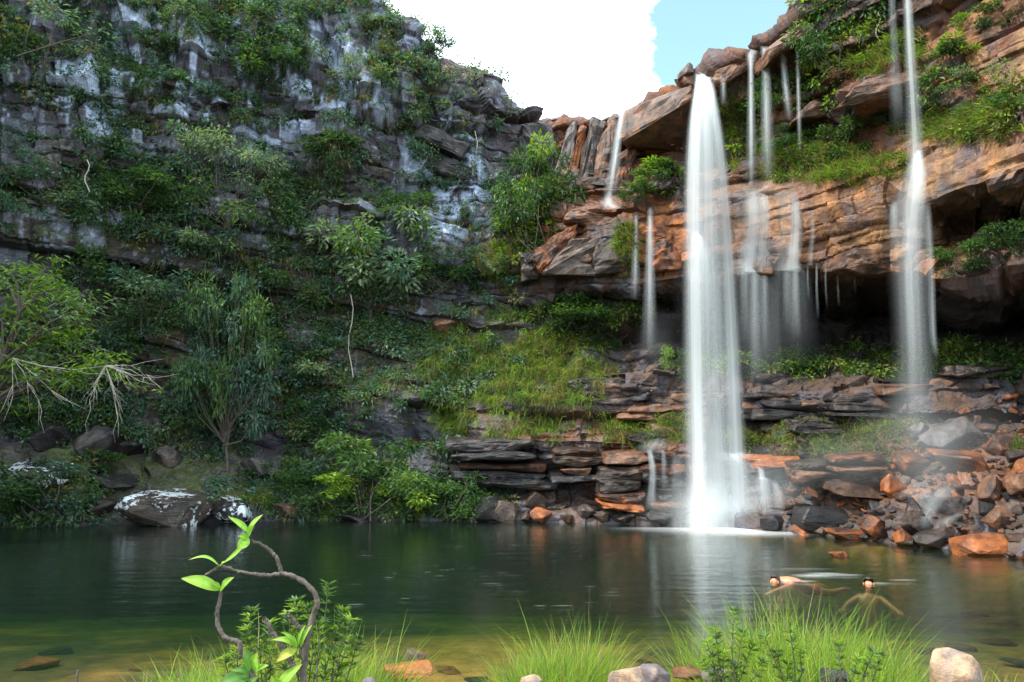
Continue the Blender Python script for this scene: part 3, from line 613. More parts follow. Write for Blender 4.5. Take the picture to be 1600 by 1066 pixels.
# --- left bank and middle shore
LBK = 'rocks on the left bank'
for (px, py, w_, h_, mk, sh, rot, lab) in [
    (80, 675, 62, 48, 'wet', 'block', (0.1, 0.05, 0.2), 'dark block on the left bank left of the biggest dark boulder'),
    (160, 690, 88, 66, 'grey', 'block', (0.15, 0.1, 0.5), 'biggest dark grey boulder on the left bank'),
    (205, 690, 50, 50, 'wet', 'block', (0.4, 0.7, 0.3), 'dark tilted block wedged right of the biggest left boulder'),
    (262, 706, 50, 34, 'wet', 'block', (0.2, 0.45, 0.6), 'brown tilted boulder under the slender tree on the left bank'),
    (405, 724, 70, 34, 'grey', 'slab', (0.2, 0.05, 0.1), 'broad pale brown slab on the bank right of the slender trunk'),
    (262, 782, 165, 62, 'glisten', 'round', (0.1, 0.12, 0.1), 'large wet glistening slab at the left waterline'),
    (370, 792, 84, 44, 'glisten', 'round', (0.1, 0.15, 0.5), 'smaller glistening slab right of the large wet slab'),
    (170, 748, 90, 22, 'wet', 'slab', (0.15, 0.1, 0.2), 'long brown slab below the biggest left boulder'),
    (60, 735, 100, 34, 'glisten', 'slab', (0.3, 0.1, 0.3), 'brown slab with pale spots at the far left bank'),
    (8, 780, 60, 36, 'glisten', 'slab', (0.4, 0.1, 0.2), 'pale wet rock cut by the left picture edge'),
    (160, 790, 60, 36, 'brown', 'block', (0.2, 0.2, 0.8), 'brown rock at the waterline left of the large wet slab'),
    (450, 793, 66, 22, 'brown', 'slab', (0.25, 0.05, 0.2), 'flat rusty rock at the waterline left of the shore bushes'),
    (560, 805, 90, 16, 'wet', 'slab', (0.1, 0.05, 0.1), 'low dark rock under the shore bushes'),
    (764, 790, 40, 50, 'grey', 'slab', (0.5, 0.9, 0.4), 'grey upright leaning slab at the waterline right of the bushes'),
    (788, 795, 40, 36, 'wet', 'block', (0.2, 0.3, 0.2), 'dark block behind the grey leaning slab'),
    (838, 782, 36, 30, 'orange', 'block', (0.3, 0.5, 0.4), 'orange block above the small shore stones in the middle'),
    (850, 804, 38, 24, 'orange', 'block', (0.2, 0.2, 0.9), 'pinkish orange angular stone at the middle waterline'),
    (824, 804, 22, 18, 'brown', 'block', (0.2, 0.4, 0.9), 'small brown stone left of the pinkish orange stone'),
    (885, 806, 26, 14, 'orange', 'slab', (0.2, 0.2, 0.1), 'small orange stone right of the pinkish orange stone'),
    (915, 800, 34, 24, 'wet', 'block', (0.2, 0.6, 0.3), 'dark wet stone at the waterline left of the low cascade'),
    (940, 806, 30, 14, 'brown', 'slab', (0.1, 0.2, 0.3), 'low brown stone at the waterline left of the low cascade'),
    (980, 806, 46, 18, 'wet', 'block', (0.1, 0.1, 0.3), 'wet dark stone at the waterline under the low cascade'),
    (1035, 806, 52, 22, 'wet', 'block', (0.1, 0.2, 0.8), 'wet dark stone at the waterline left of the tall waterfall'),
    (640, 690, 34, 16, 'orange', 'slab', (0.2, 0.1, 0.3), 'small rusty stone under the dark rock band above the bushes'),
    (730, 470, 40, 22, 'grey', 'block', (0.2, 0.2, 0.5), 'grey rock in the grass at the top of the green slope'),
    (700, 505, 50, 26, 'brown', 'block', (0.2, 0.2, 0.2), 'brown rock at the left edge of the green slope')]:
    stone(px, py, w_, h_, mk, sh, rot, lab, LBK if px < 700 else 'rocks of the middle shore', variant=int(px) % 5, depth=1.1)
Pz = at(1312, 861, 17.3); Pz[2] = 0.0
stone(0, 0, 34, 14, 'orange', 'slab', (0.1, 0.1, 0.2), 'small flat stone poking out of the pool before the right shore', sink=0.35, P=Pz)
# --- blocks standing proud of the cliff (parts of it)
def hull_block(name, pts, mk, bev=0.06, seed=1, cuts=2, amp_=0.012):
    pts = np.array(pts); c = pts.mean(0)
    return link(name, rock_mesh(name, seed, pts=pts-c, bev=bev, cuts=cuts, nz_amp=amp_, material=M[mk], bedded=5.0), cliff, c)
def quad_block(px4, Y, depth, mk, seed, taper=0.85, name='rock_block'):
    """a block whose near face is the given four pixels at distance Y"""
    if px4[0][1] > 560:
        my = sum(t[1] for t in px4)/4; mk = {'grey': 'wet'}.get(mk, mk)
    P = [at(a, b, Y+(c if len(t) > 2 else 0)) for t in px4 for a, b, c in [(t[0], t[1], t[2] if len(t) > 2 else 0)]]
    P = np.array(P); cen = P.mean(0); r = np.random.default_rng(seed)
    mid_ = (P+np.roll(P, 1, 0))/2; mid_ = mid_+(mid_-cen)*r.uniform(-.08, .14, (4, 1))+r.normal(0, .05, (4, 3))
    P = np.concatenate([P+r.normal(0, .07, (4, 3)), mid_, (cen+np.array([r.normal(0, .2), -r.uniform(.02, .3), r.normal(0, .08)]))[None]])
    back = cen+(P[:4]-cen)*1.05+np.array([0.1*cen[0]/cen[1]*depth, depth, 0.12*depth])
    return hull_block(name, np.concatenate([P, back]), mk, bev=.05, seed=seed, cuts=4, amp_=.035)
hull_block('overhanging_slab', [at(972, 176, 28.6), at(1052, 140, 26.8), at(1082, 130, 26.4), at(1086, 152, 26.3), at(966, 222, 28.3), at(1056, 168, 26.3), at(1000, 238, 30.0), at(1075, 240, 29.0), at(985, 168, 31), at(1088, 132, 29.5)], 'pink2' if 'pink2' in M else 'brown', 0.08, 5, 4, .02)
hull_block('rock_block', [at(x, y, Y_) for x, y, Y_ in [(1300, 174, 22.0), (1320, 150, 21.6), (1350, 119, 21.4), (1425, 108, 20.9), (1500, 106, 20.5), (1512, 130, 20.5), (1395, 137, 21.0), (1345, 152, 21.5), (1340, 140, 24.0), (1420, 130, 23.6), (1505, 128, 23.0), (1500, 112, 23.0), (1360, 118, 24.0)]], 'brown', .06, 431, 4, .02)
for i, (q, Y, dp, mk) in enumerate([
    ([(842, 424), (838, 385), (905, 345), (900, 372)], 28.3, 1.2, 'orange'), ([(846, 430), (898, 375), (945, 372), (930, 432)], 28.0, 1.4, 'wet'),
    ([(925, 430), (930, 380), (985, 372), (992, 425)], 27.6, 1.2, 'brown'), ([(885, 350), (895, 325), (1000, 322), (985, 360)], 28.3, 1.2, 'brown'),
    ([(815, 440), (812, 398), (842, 392), (846, 436)], 28.9, 1.0, 'wet'), ([(985, 378), (990, 345), (1045, 335), (1050, 372)], 27.3, 1.0, 'orange'),
    ([(1020, 425), (1018, 378), (1062, 372), (1064, 422)], 27.0, 0.9, 'orange'),
    ([(862, 285), (885, 205), (905, 192), (885, 300)], 30.6, 1.0, 'grey'), ([(878, 300), (905, 195), (918, 192), (897, 300)], 30.3, 1.0, 'orange'),
    ([(895, 305), (925, 184), (945, 186), (925, 308)], 29.9, 1.0, 'wet'), ([(925, 308), (948, 183), (972, 180), (950, 312)], 29.6, 1.0, 'brown'),
    ([(960, 312), (962, 245), (992, 232), (982, 308)], 29.0, 1.0, 'orange'),
    ([(816, 250), (815, 190), (862, 196), (875, 262)], 31.2, 1.2, 'grey'),
    ([(642, 215), (655, 190), (735, 222), (720, 250)], 30.6, 1.2, 'grey'), ([(655, 262), (650, 225), (735, 258), (738, 285)], 30.8, 1.0, 'grey'),
    ([(590, 60), (610, 18), (640, 52), (622, 70)], 30.8, 1.6, 'grey'), ([(690, 125), (690, 92), (760, 118), (765, 165)], 30.9, 1.8, 'wet'),
    ([(1442, 165), (1440, 132), (1505, 125), (1500, 168)], 20.9, 1.6, 'brown'),
    ([(1245, 190), (1262, 160), (1295, 150), (1300, 180)], 23.9, 1.2, 'brown'), ([(1310, 420), (1335, 385), (1400, 400), (1390, 425)], 22.6, 1.2, 'brown'),
    ([(1125, 135), (1122, 108), (1190, 75), (1200, 92)], 25.4, 1.5, 'brown'), ([(1205, 92), (1200, 70), (1285, 12), (1292, 30)], 23.6, 1.5, 'brown'),
    ([(690, 712), (700, 690), (850, 700), (845, 722)], 26.0, 1.2, 'wet'), ([(720, 745), (715, 725), (860, 740), (850, 760)], 26.2, 1.2, 'wet'),
    ([(860, 720), (858, 696), (945, 700), (940, 730)], 25.7, 1.0, 'brown'), ([(872, 745), (868, 732), (930, 736), (925, 750)], 25.6, 1.0, 'grey'),
    ([(935, 770), (930, 712), (1010, 705), (1015, 765)], 25.0, 1.0, 'brown'), ([(1010, 760), (1008, 706), (1068, 704), (1070, 755)], 24.8, 0.9, 'wet'),
    ([(950, 800), (948, 772), (1015, 768), (1018, 798)], 24.9, 0.8, 'orange'), ([(1020, 796), (1018, 762), (1072, 760), (1074, 792)], 24.6, 0.8, 'brown'),
    ([(905, 625), (908, 592), (1005, 600), (1000, 632)], 26.5, 1.0, 'wet'), ([(1005, 625), (1010, 603), (1032, 604), (1030, 628)], 26.4, 0.8, 'grey'),
    ([(980, 660), (985, 638), (1062, 634), (1066, 655)], 26.0, 1.0, 'brown'), ([(985, 690), (990, 676), (1012, 676), (1018, 690)], 25.2, 0.7, 'wet'),
    ([(1175, 640), (1172, 612), (1330, 628), (1325, 655)], 25.0, 1.0, 'grey'), ([(1300, 640), (1305, 615), (1470, 628), (1465, 652)], 23.6, 1.0, 'grey'),
    ([(1180, 606), (1175, 585), (1300, 592), (1300, 612)], 26.0, 1.0, 'wet'), ([(1240, 672), (1238, 655), (1400, 660), (1395, 678)], 24.0, 0.9, 'wet'),
    ([(1380, 612), (1385, 596), (1520, 590), (1515, 612)], 23.6, 1.0, 'wet'), ([(1500, 582), (1505, 570), (1590, 572), (1585, 590)], 22.6, 0.9, 'grey'),
    ([(1180, 745), (1178, 722), (1240, 715), (1245, 742)], 23.8, 0.8, 'wet'), ([(1245, 750), (1240, 722), (1330, 718), (1335, 745)], 22.9, 0.8, 'brown'),
    ([(1300, 742), (1305, 722), (1400, 715), (1400, 738)], 22.2, 0.8, 'grey')]):
    if q[0][1] > 560:                                     # low ledges: thin beds stacked with setbacks
        ys = [t[1] for t in q]; y0, y1 = min(ys), max(ys); nb = 3 if y1-y0 > 34 else 2; rq = random.Random(i)
        for k in range(nb):
            f0, f1q = k/nb, (k+.84)/nb; xl, xr = min(t[0] for t in q)+rq.uniform(-14, 16), max(t[0] for t in q)+rq.uniform(-16, 14)
            ya, yb = y1-(y1-y0)*f0, y1-(y1-y0)*f1q; sl = rq.uniform(-3, 3)
            quad_block([(xl, ya), (xl+rq.uniform(-3, 5), yb), (xr, yb+sl), (xr+rq.uniform(-5, 3), ya+sl)], Y+.18*k+rq.uniform(-.1, .15), dp, mk if rq.random() < .6 else rq.choice(['brown', 'wet', 'orange']), 600+i*4+k)
    else: quad_block(q, Y, dp, mk, 400+i)
# smaller proud blocks along the bedding of the whole face
cand = np.nonzero(((small > 0.16) & (f2 > 0.3) & (f2 < 0.7) & (PX > 5) & (PX < 1600) & (PY > 5) & (PY < 700) & (soft < 0.3) & (undercut_shade < 0.3) & (orange_face < 0.4)).ravel())[0]
rng.shuffle(cand)
pl = []; k_ = 0
for c in cand:
    if k_ >= 150: break
    p = G2f[c]
    if any(np.linalg.norm(p-q) < 0.95 for q in pl): continue
    pl.append(p); k_ += 1
    n = NNf[c]; ang = math.atan2(n[1], n[0])+math.pi/2
    mk = 'brown' if PX.ravel()[c] > 820 else ('grey' if rng.random() < 0.7 else 'wet')
    if om.ravel()[c] > 0.4: mk = 'orange'
    s_ = rng.uniform(0.5, 1.25)
    link('rock_block', PROTO[mk, 'slab' if rng.random() < 0.5 else 'block'][rng.integers(5)], cliff, p-n*0.12*s_, (rng.uniform(-.08, .08), rng.uniform(-.12, .12), ang+rng.uniform(-.2, .2)), (s_, s_*0.6, s_*rng.uniform(0.5, 0.9)))
# ------------------------------------------------------------------ plants
def leaf_tris(P, Dr, Nr, Ln, Wd, C, fold=0.12, droop=0.15):
    """one leaf = a folded diamond of two triangles"""
    n = len(P); Dr = nrm(Dr); Sd = nrm(np.cross(Dr, Nr)); Nr = nrm(np.cross(Sd, Dr))
    Ln = np.asarray(Ln).reshape(-1, 1)*np.ones((n, 1)); Wd = np.asarray(Wd).reshape(-1, 1)*np.ones((n, 1))
    V = np.stack([P, P+Dr*Ln*0.45+Sd*Wd*0.5+Nr*Wd*fold, P+Dr*Ln-Nr*Ln*droop, P+Dr*Ln*0.45-Sd*Wd*0.5+Nr*Wd*fold], 1)
    b = np.arange(n)[:, None]*4
    F_ = np.concatenate([b+np.array([[0, 1, 2]]), b+np.array([[0, 2, 3]])], 0)
    return V.reshape(-1, 3), F_, np.repeat(C, 4, 0)
def blade_tris(P, Up, Bend, Ln, Wd, C, segs=3, side=None):
    """grass blades that lean over: Up start direction, Bend where the tip goes"""
    n = len(P); Ln = np.asarray(Ln).reshape(-1, 1)*np.ones((n, 1)); Wd = np.asarray(Wd).reshape(-1, 1)*np.ones((n, 1))
    if side is None:
        a = np.random.default_rng(3).uniform(0, 6.283, n); side = np.stack([np.cos(a), np.sin(a)*0.6, 0*a], 1)
    ts = np.linspace(0, 1, segs+1); Vs = []
    for t in ts[:-1]:
        c = P+Up*Ln*t+Bend*Ln*t*t; wv = Wd*(1-t**1.6)*0.5
        Vs += [c-side*wv, c+side*wv]
    Vs.append(P+Up*Ln+Bend*Ln)
    V = np.stack(Vs, 1); m = 2*segs+1; b = np.arange(n)[:, None]*m
    T = []
    for k in range(segs-1):
        T += [[2*k, 2*k+1, 2*k+3], [2*k, 2*k+3, 2*k+2]]
    T.append([2*segs-2, 2*segs-1, 2*segs])
    F_ = np.concatenate([b+np.array([t]) for t in T], 0)
    return V.reshape(-1, 3), F_, np.repeat(C, m, 0)
def join(parts):
    Vs, Fs, Cs = [], [], []; o = 0
    for V, F_, C in parts:
        Vs.append(V); Fs.append(F_+o); Cs.append(C); o += len(V)
    return np.concatenate(Vs), np.concatenate(Fs), np.concatenate(Cs)
GREENS = {  # dark, light
 'deep': ((0.020, 0.050, 0.020), (0.065, 0.135, 0.038)), 'mid': ((0.035, 0.078, 0.024), (0.100, 0.175, 0.048)), 'blue': ((0.034, 0.080, 0.060), (0.110, 0.200, 0.140)),
 'pale': ((0.070, 0.115, 0.068), (0.195, 0.270, 0.165)), 'lime': ((0.085, 0.160, 0.016), (0.220, 0.330, 0.040)), 'olive': ((0.070, 0.078, 0.022), (0.190, 0.190, 0.065)), 'straw': ((0.13, 0.10, 0.04), (0.30, 0.24, 0.10))}
def tone(kind, n, r, bias=0.0):
    a, b = (np.array(q) for q in GREENS[kind]); f = np.clip(r.random(n)**1.3+bias, 0, 1.2)[:, None]
    return a*(1-f)+b*f
def tube(segs, sides=5):
    Vs, Fs = [], []; o = 0
    for p0, p1, r0, r1 in segs:
        p0 = np.array(p0); p1 = np.array(p1); d = p1-p0; L_ = np.linalg.norm(d)
        if L_ < 1e-5: continue
        d /= L_; a = np.cross(d, [0.3, 0.9, 0.2]); a /= np.linalg.norm(a); b = np.cross(d, a)
        for p, r_ in ((p0, r0), (p1, r1)):
            for k in range(sides):
                t = 2*math.pi*k/sides; Vs.append(p+r_*(math.cos(t)*a+math.sin(t)*b))
        for k in range(sides):
            Fs.append([o+k, o+(k+1) % sides, o+sides+(k+1) % sides, o+sides+k])
        o += 2*sides
    return np.array(Vs), np.array(Fs)
def skeleton(seed, H=1.0, spread=0.45, stems=1, levels=3, up=0.6, r0=0.03, crook=0.25, first=0.35):
    r = random.Random(seed); segs = []; tips = []
    def grow(p, d, L_, rad, lev):
        n = 4; q = np.array(p)
        for i in range(n):
            d = d+np.array([r.gauss(0, crook), r.gauss(0, crook), r.gauss(0, crook*0.6)+0.05*up]); d = d/np.linalg.norm(d)
            q2 = q+d*L_/n; ra, rb = rad*(1-i/n*0.5), rad*(1-(i+1)/n*0.5)
            segs.append((q, q2, ra, rb)); q = q2
            if lev > 0 and (i+1)/n >= (first if lev == levels else 0.25):
                for _ in range(r.choice((1, 2, 2)) if lev == levels else r.choice((1, 1, 2))):
                    a = r.uniform(0, 6.283); e = d*0.55+np.array([math.cos(a), math.sin(a), r.uniform(-0.1, 0.7)*up])*(0.5+spread)
                    grow(q, e/np.linalg.norm(e), L_*r.uniform(0.45, 0.68), rb*0.65, lev-1)
            if lev <= 1: tips.append((q.copy(), d.copy()))
    for s in range(stems):
        a = r.uniform(0, 6.283); k = 0.0 if stems == 1 else 0.5
        grow((0, 0, 0), nrm(np.array([k*math.cos(a), k*math.sin(a), 1.0])), H*r.uniform(0.55, 0.7), r0, levels)
    return segs, tips
def plant_meshes(name, seed, kind, H=1.0, spread=0.45, stems=1, levels=3, up=0.6, r0=0.022, leafL=0.05, leafW=0.024, per=26, cloud=0.075, droop=0.3, first=0.35, keep=1.0, bark='bark'):
    """unit-high plant: (stem mesh, foliage mesh)"""
    segs, tips = skeleton(seed, H, spread, stems, levels, up, r0, first=first)
    V, F_ = tube(segs)
    r = np.random.default_rng(seed)
    P, Dd, C = [], [], []
    for (p, d) in tips:
        if r.random() > keep: continue
        n = int(per*r.uniform(0.5, 1.4)); o = r.normal(0, cloud, (n, 3))*np.array([1, 1, 0.6])
        P.append(p+o); Dd.append(nrm(o)*0.8+d*0.6+r.normal(0, 0.35, (n, 3))+np.array([0, 0, -droop])); C.append(tone(kind, n, r, r.uniform(-0.25, 0.25)))
    P = np.concatenate(P); Dd = np.concatenate(Dd); C = np.concatenate(C)
    top = max(P[:, 2].max(), 1e-3); wid = max(np.percentile(np.abs(P[:, :2]), 96), 1e-3)
    n = len(P); Nr = np.array([0, 0, 1.0])+r.normal(0, 0.55, (n, 3))
    LV, LF, LC = leaf_tris(P, Dd, Nr, leafL*r.uniform(0.6, 1.3, n), leafW*r.uniform(0.7, 1.2, n), C)
    sc = np.array([0.5/wid, 0.5/wid, 1.0/top])
    return (mesh_np(name+'_stem', V*sc, F_, M[bark], True), mesh_np(name+'_leaves', LV*sc, LF, M['leaf'], False, {'col': LC}))
def clumpy(name, seed, kinds, n=8, leaf=0.075, wide=0.5, z0=0.15, per=70, rad=(.10, .23), tall=False, bark='bark', flat=0.65, twigs=3):
    """unit plant with a ragged outline: unequal leaf masses on bent stems, gaps between them"""
    r = np.random.default_rng(seed); segs = []; parts = []
    lean = r.normal(0, .10, 2)
    for k in range(n):
        a = r.uniform(0, 6.283); q = math.sqrt(r.random()); z = z0+(1-z0)*r.random()**(0.8 if tall else 1.0)
        lim = 0.5*(0.45+0.75*math.sin(math.pi*min(1, max(.12, (z-z0*.6)/(1.08-z0*.6)))))
        c = np.array([q*lim*math.cos(a)*2*wide+lean[0]*z, q*lim*math.sin(a)*2*wide+lean[1]*z, z]); R = r.uniform(*rad)
        base = np.array([r.normal(0, .08), r.normal(0, .08), 0.0]) if not tall else np.array([lean[0]*.5, lean[1]*.5, z0*r.uniform(.5, .95)])
        m = (base+c)/2+np.array([r.normal(0, .05), r.normal(0, .05), -.04])
        rb = .45 if tall else 1.0
        segs += [(base, m, .009*rb, .007*rb), (m, c, .007*rb, .003*rb)]
        for t in range(twigs):
            e = c+nrm(r.normal(0, 1, 3))*R*r.uniform(.7, 1.35); segs.append((c, e, .004, .0015))
        nl = int(per*(R/.17)**2*r.uniform(.6, 1.3)); o = nrm(r.normal(0, 1, (nl, 3)))*R*(r.random((nl, 1))**.45)*np.array([1, 1, flat])
        o = o+(vnoise(o+seed, 9.0, seed)[:, None]*o*.5)
        kd = kinds[int(r.integers(len(kinds)))]
        parts.append(leaf_tris(c+o, nrm(o)+r.normal(0, .45, (nl, 3))+np.array([0, 0, -.2]), np.array([0, 0, 1.0])+r.normal(0, .5, (nl, 3)), leaf*r.uniform(.6, 1.35, nl), leaf*.45*r.uniform(.7, 1.2, nl), tone(kd, nl, r, r.uniform(-.25, .25))))
    if tall:
        p = np.zeros(3)
        for k in range(5):
            t = (k+1)/5*z0*1.1; q = np.array([lean[0]*t+r.normal(0, .012), lean[1]*t+r.normal(0, .012), t]); segs.append((p, q, .022-.002*k, .020-.002*k)); p = q
    V, F_ = tube(segs); LV, LF, LC = join(parts)
    return (mesh_np(name+'_stem', V, F_, M[bark], True), mesh_np(name+'_leaves', LV, LF, M['leaf'], False, {'col': LC}))
PLANT = {}
PLANT['tree'] = [clumpy('tree', 11+i, ('blue', 'mid', 'blue', 'pale'), 22, .060, .5, .28, 190, (.10, .20), True) for i in range(3)]
PLANT['paletree'] = [clumpy('pale_tree', 31+i, ('pale', 'blue', 'pale', 'mid'), 24, .042, .5, .30, 230, (.09, .18), True, twigs=4) for i in range(3)]
PLANT['slim'] = [clumpy('slim_tree', 36, ('blue', 'deep', 'mid', 'blue'), 36, .048, .5, .24, 230, (.07, .14), True, twigs=3)]
PLANT['bush'] = [clumpy('bush', 41+i, ('mid', 'mid', 'deep', 'lime'), 13, .075, per=150, rad=(.12, .25)) for i in range(4)]
PLANT['deepbush'] = [clumpy('dark_bush', 51+i, ('deep', 'deep', 'mid'), 12, .08, per=150, rad=(.12, .25)) for i in range(4)]
PLANT['bluebush'] = [clumpy('grey_bush', 58+i, ('blue', 'deep', 'blue', 'pale'), 12, .07, per=150, rad=(.12, .25)) for i in range(4)]
PLANT['limebush'] = [clumpy('bright_bush', 64+i, ('lime', 'mid', 'lime'), 12, .10, per=110, rad=(.12, .25)) for i in range(3)]
PLANT['olivebush'] = [clumpy('dry_bush', 71+i, ('olive', 'pale', 'blue'), 10, .055, twigs=6, per=120) for i in range(3)]
PLANT['ivy'] = [clumpy('ivy', 81+i, ('deep', 'deep', 'mid', 'lime'), 18, .07, .5, .02, 150, (.10, .22)) for i in range(2)]
def plant(px, py, wpx, hpx, proto, label, name='shrub', cat='shrub', group=None, v=0, fwd=0.25, P=None, rotz=None):
    """py is where its foot meets the ground; size in photo pixels"""
    if P is None:
        P, n = on(px, py)
    w_, h_ = size_at(P, wpx), size_at(P, hpx)
    e = empty(name, P, (px*0.37) % 6.28 if rotz is None else rotz)
    e.scale = (w_, w_, h_)
    st, lf = PLANT[proto][v % len(PLANT[proto])]
    link('trunk' if cat == 'tree' else 'stem', st, e); link('crown' if cat == 'tree' else 'foliage', lf, e)
    return tag(e, label, cat, group)
TB = 'trees and shrubs on the left cliff'; SB = 'bushes along the shore'; RBH = 'bushes on the right cliff'
plant(360, 395, 165, 175, 'paletree', 'pale grey green tree standing out from the middle of the left cliff', 'tree', 'tree', TB)
plant(575, 520, 190, 190, 'tree', 'bushy green tree below the pale blocks of the left cliff', 'tree', 'tree', TB)
plant(357, 738, 135, 310, 'slim', 'slender tall tree rising from the left bank beside the pale slab', 'tree', 'tree', TB, v=1)
plant(315, 705, 105, 120, 'tree', 'small grey green tree left of the slender trunk', 'tree', 'tree', TB, v=1)
plant(835, 395, 115, 175, 'ivy', 'dense dark climbing bush left of the orange rock tier', group=TB)
plant(838, 300, 75, 80, 'bush', 'fresh green bush topping the dark climbing bush', group=TB, v=1)
plant(470, 340, 90, 70, 'olivebush', 'dry brownish bush right of the pale cliff tree', group=TB)
plant(60, 105, 165, 125, 'olivebush', 'yellowish scrub in the top left corner', group=TB, v=1)
plant(500, 275, 90, 60, 'deepbush', 'dark bush on the ledge right of the pale cliff tree', group=TB, v=1)
plant(300, 430, 110, 90, 'bluebush', 'blue green bush below the pale cliff tree', group=TB)
plant(210, 330, 110, 70, 'deepbush', 'dark bush under the white streaked wall', group=TB, v=2)
plant(90, 330, 120, 70, 'bluebush', 'grey green bush at the upper left under the yellowish scrub', group=TB, v=1)
plant(640, 360, 90, 60, 'deepbush', 'dark bush at the left of the pale blue block', group=TB, v=0)
plant(470, 620, 120, 80, 'bluebush', 'grey green bush at the left end of the dark rock band', group=TB)
plant(230, 520, 130, 90, 'bluebush', 'blue green bush in the middle of the planted left slope', group=TB, v=1)
plant(440, 500, 120, 90, 'bush', 'green bush between pale tree and bushy tree', group=TB, v=0)
plant(150, 470, 110, 80, 'deepbush', 'dark bush behind the large leaved tree', group=TB, v=1)
plant(470, 690, 90, 60, 'deepbush', 'dark bush beneath the dark rock band', group=TB, v=2)
plant(40, 690, 110, 70, 'bush', 'low green bush beneath the large leaved tree', group=TB, v=1)
plant(690, 460, 90, 60, 'deepbush', 'dark bush at the foot of the pale blue blocks', group=TB, v=1)
plant(755, 215, 60, 45, 'olivebush', 'small dry bush with bare twigs on the left rim face', group=TB)
plant(590, 10, 70, 60, 'olivebush', 'dry scrub on the skyline at the top of the left cliff', group=TB, v=1)
plant(668, 85, 50, 40, 'deepbush', 'small dark shrub on the sloping skyline', group=TB)
plant(560, 150, 80, 55, 'olivebush', 'dry scrub on the upper left cliff', group=TB, v=0)
plant(420, 140, 100, 60, 'deepbush', 'dark scrub on the ledge of the white streaked wall', group=TB, v=0)
plant(260, 100, 80, 50, 'bluebush', 'grey scrub between white streaks at the upper left', group=TB, v=0)
plant(575, 812, 150, 125, 'bush', 'tallest green bush on the far shore', group=SB)
plant(700, 815, 110, 75, 'bush', 'rounded leafy bush left of the grey leaning slab', group=SB, v=1)
plant(640, 812, 90, 70, 'limebush', 'pale green bush between the two shore bushes', group=SB)
plant(490, 800, 110, 60, 'bush', 'low green bush left of the tallest shore bush', group=SB, v=2)
plant(430, 770, 80, 50, 'deepbush', 'low dark bush below the broad pale slab', group=SB, v=0)
plant(85, 815, 150, 85, 'bluebush', 'grey green bush hanging over the left waterline', group=SB)
plant(25, 818, 70, 50, 'deepbush', 'dark bush at the far left waterline', group=SB, v=1)
plant(160, 735, 60, 36, 'bush', 'small bush on the long brown slab', group=SB, v=2)
plant(870, 520, 110, 55, 'deepbush', 'dark leafy bush under the overhang above the green slope', group=TB, v=0)
plant(950, 540, 110, 50, 'deepbush', 'dark leafy bush in the shade under the overhang near the thin falls', group=TB, v=2)
plant(1022, 312, 85, 62, 'limebush', 'bright yellow green bush left of the tall waterfall', group=RBH)
plant(990, 320, 40, 40, 'bush', 'small green bush beside the thin left fall', group=RBH)
plant(1325, 125, 115, 140, 'ivy', 'dark ivy like bush hanging near the top of the right rim', group=RBH)
plant(1275, 125, 70, 60, 'deepbush', 'dark bush left of the ivy on the right rim', group=RBH, v=2)
plant(1330, 248, 80, 70, 'bush', 'green leafy bush under the arched slab', group=RBH, v=1)
plant(1400, 200, 60, 40, 'deepbush', 'dark bush in the hollow of the arched slab', group=RBH, v=1)
plant(1482, 122, 75, 50, 'limebush', 'bright broad leaved bush right of the right hand fall', group=RBH, v=1)
plant(1532, 52, 56, 44, 'bush', 'leafy twig hanging before the tan rock at upper right', group=RBH, v=2)
plant(1590, 30, 60, 50, 'deepbush', 'dark leafy twig in the top right corner', group=RBH, v=2)
plant(1525, 162, 76, 54, 'olivebush', 'feathery olive bush on the right cliff ledge', group=RBH)
plant(1590, 200, 70, 62, 'bush', 'green bush at the right picture edge above the alcove', group=RBH, v=0)
plant(1490, 430, 70, 50, 'bush', 'bright creeping plant at the left end of the alcove ledge', group=RBH, v=0)
plant(1545, 415, 85, 60, 'bush', 'green plant in the middle of the alcove ledge', group=RBH, v=2)
plant(1595, 400, 70, 60, 'deepbush', 'dark plant at the right end of the alcove ledge', group=RBH, v=1)
plant(1490, 350, 40, 30, 'limebush', 'small bright plant at the alcove wall', group=RBH, v=0)
plant(1230, 250, 60, 50, 'bush', 'green bush among the thin falls under the rim', group=RBH, v=0)
plant(1160, 220, 55, 50, 'limebush', 'yellow green tuft right of the tall waterfall lip', group=RBH, v=1)
plant(1200, 180, 60, 60, 'deepbush', 'dark bush behind the thin falls', group=RBH, v=0)
plant(1060, 600, 40, 60, 'bush', 'small leafy plant left of the tall waterfall on the rock steps', group=RBH, v=2)
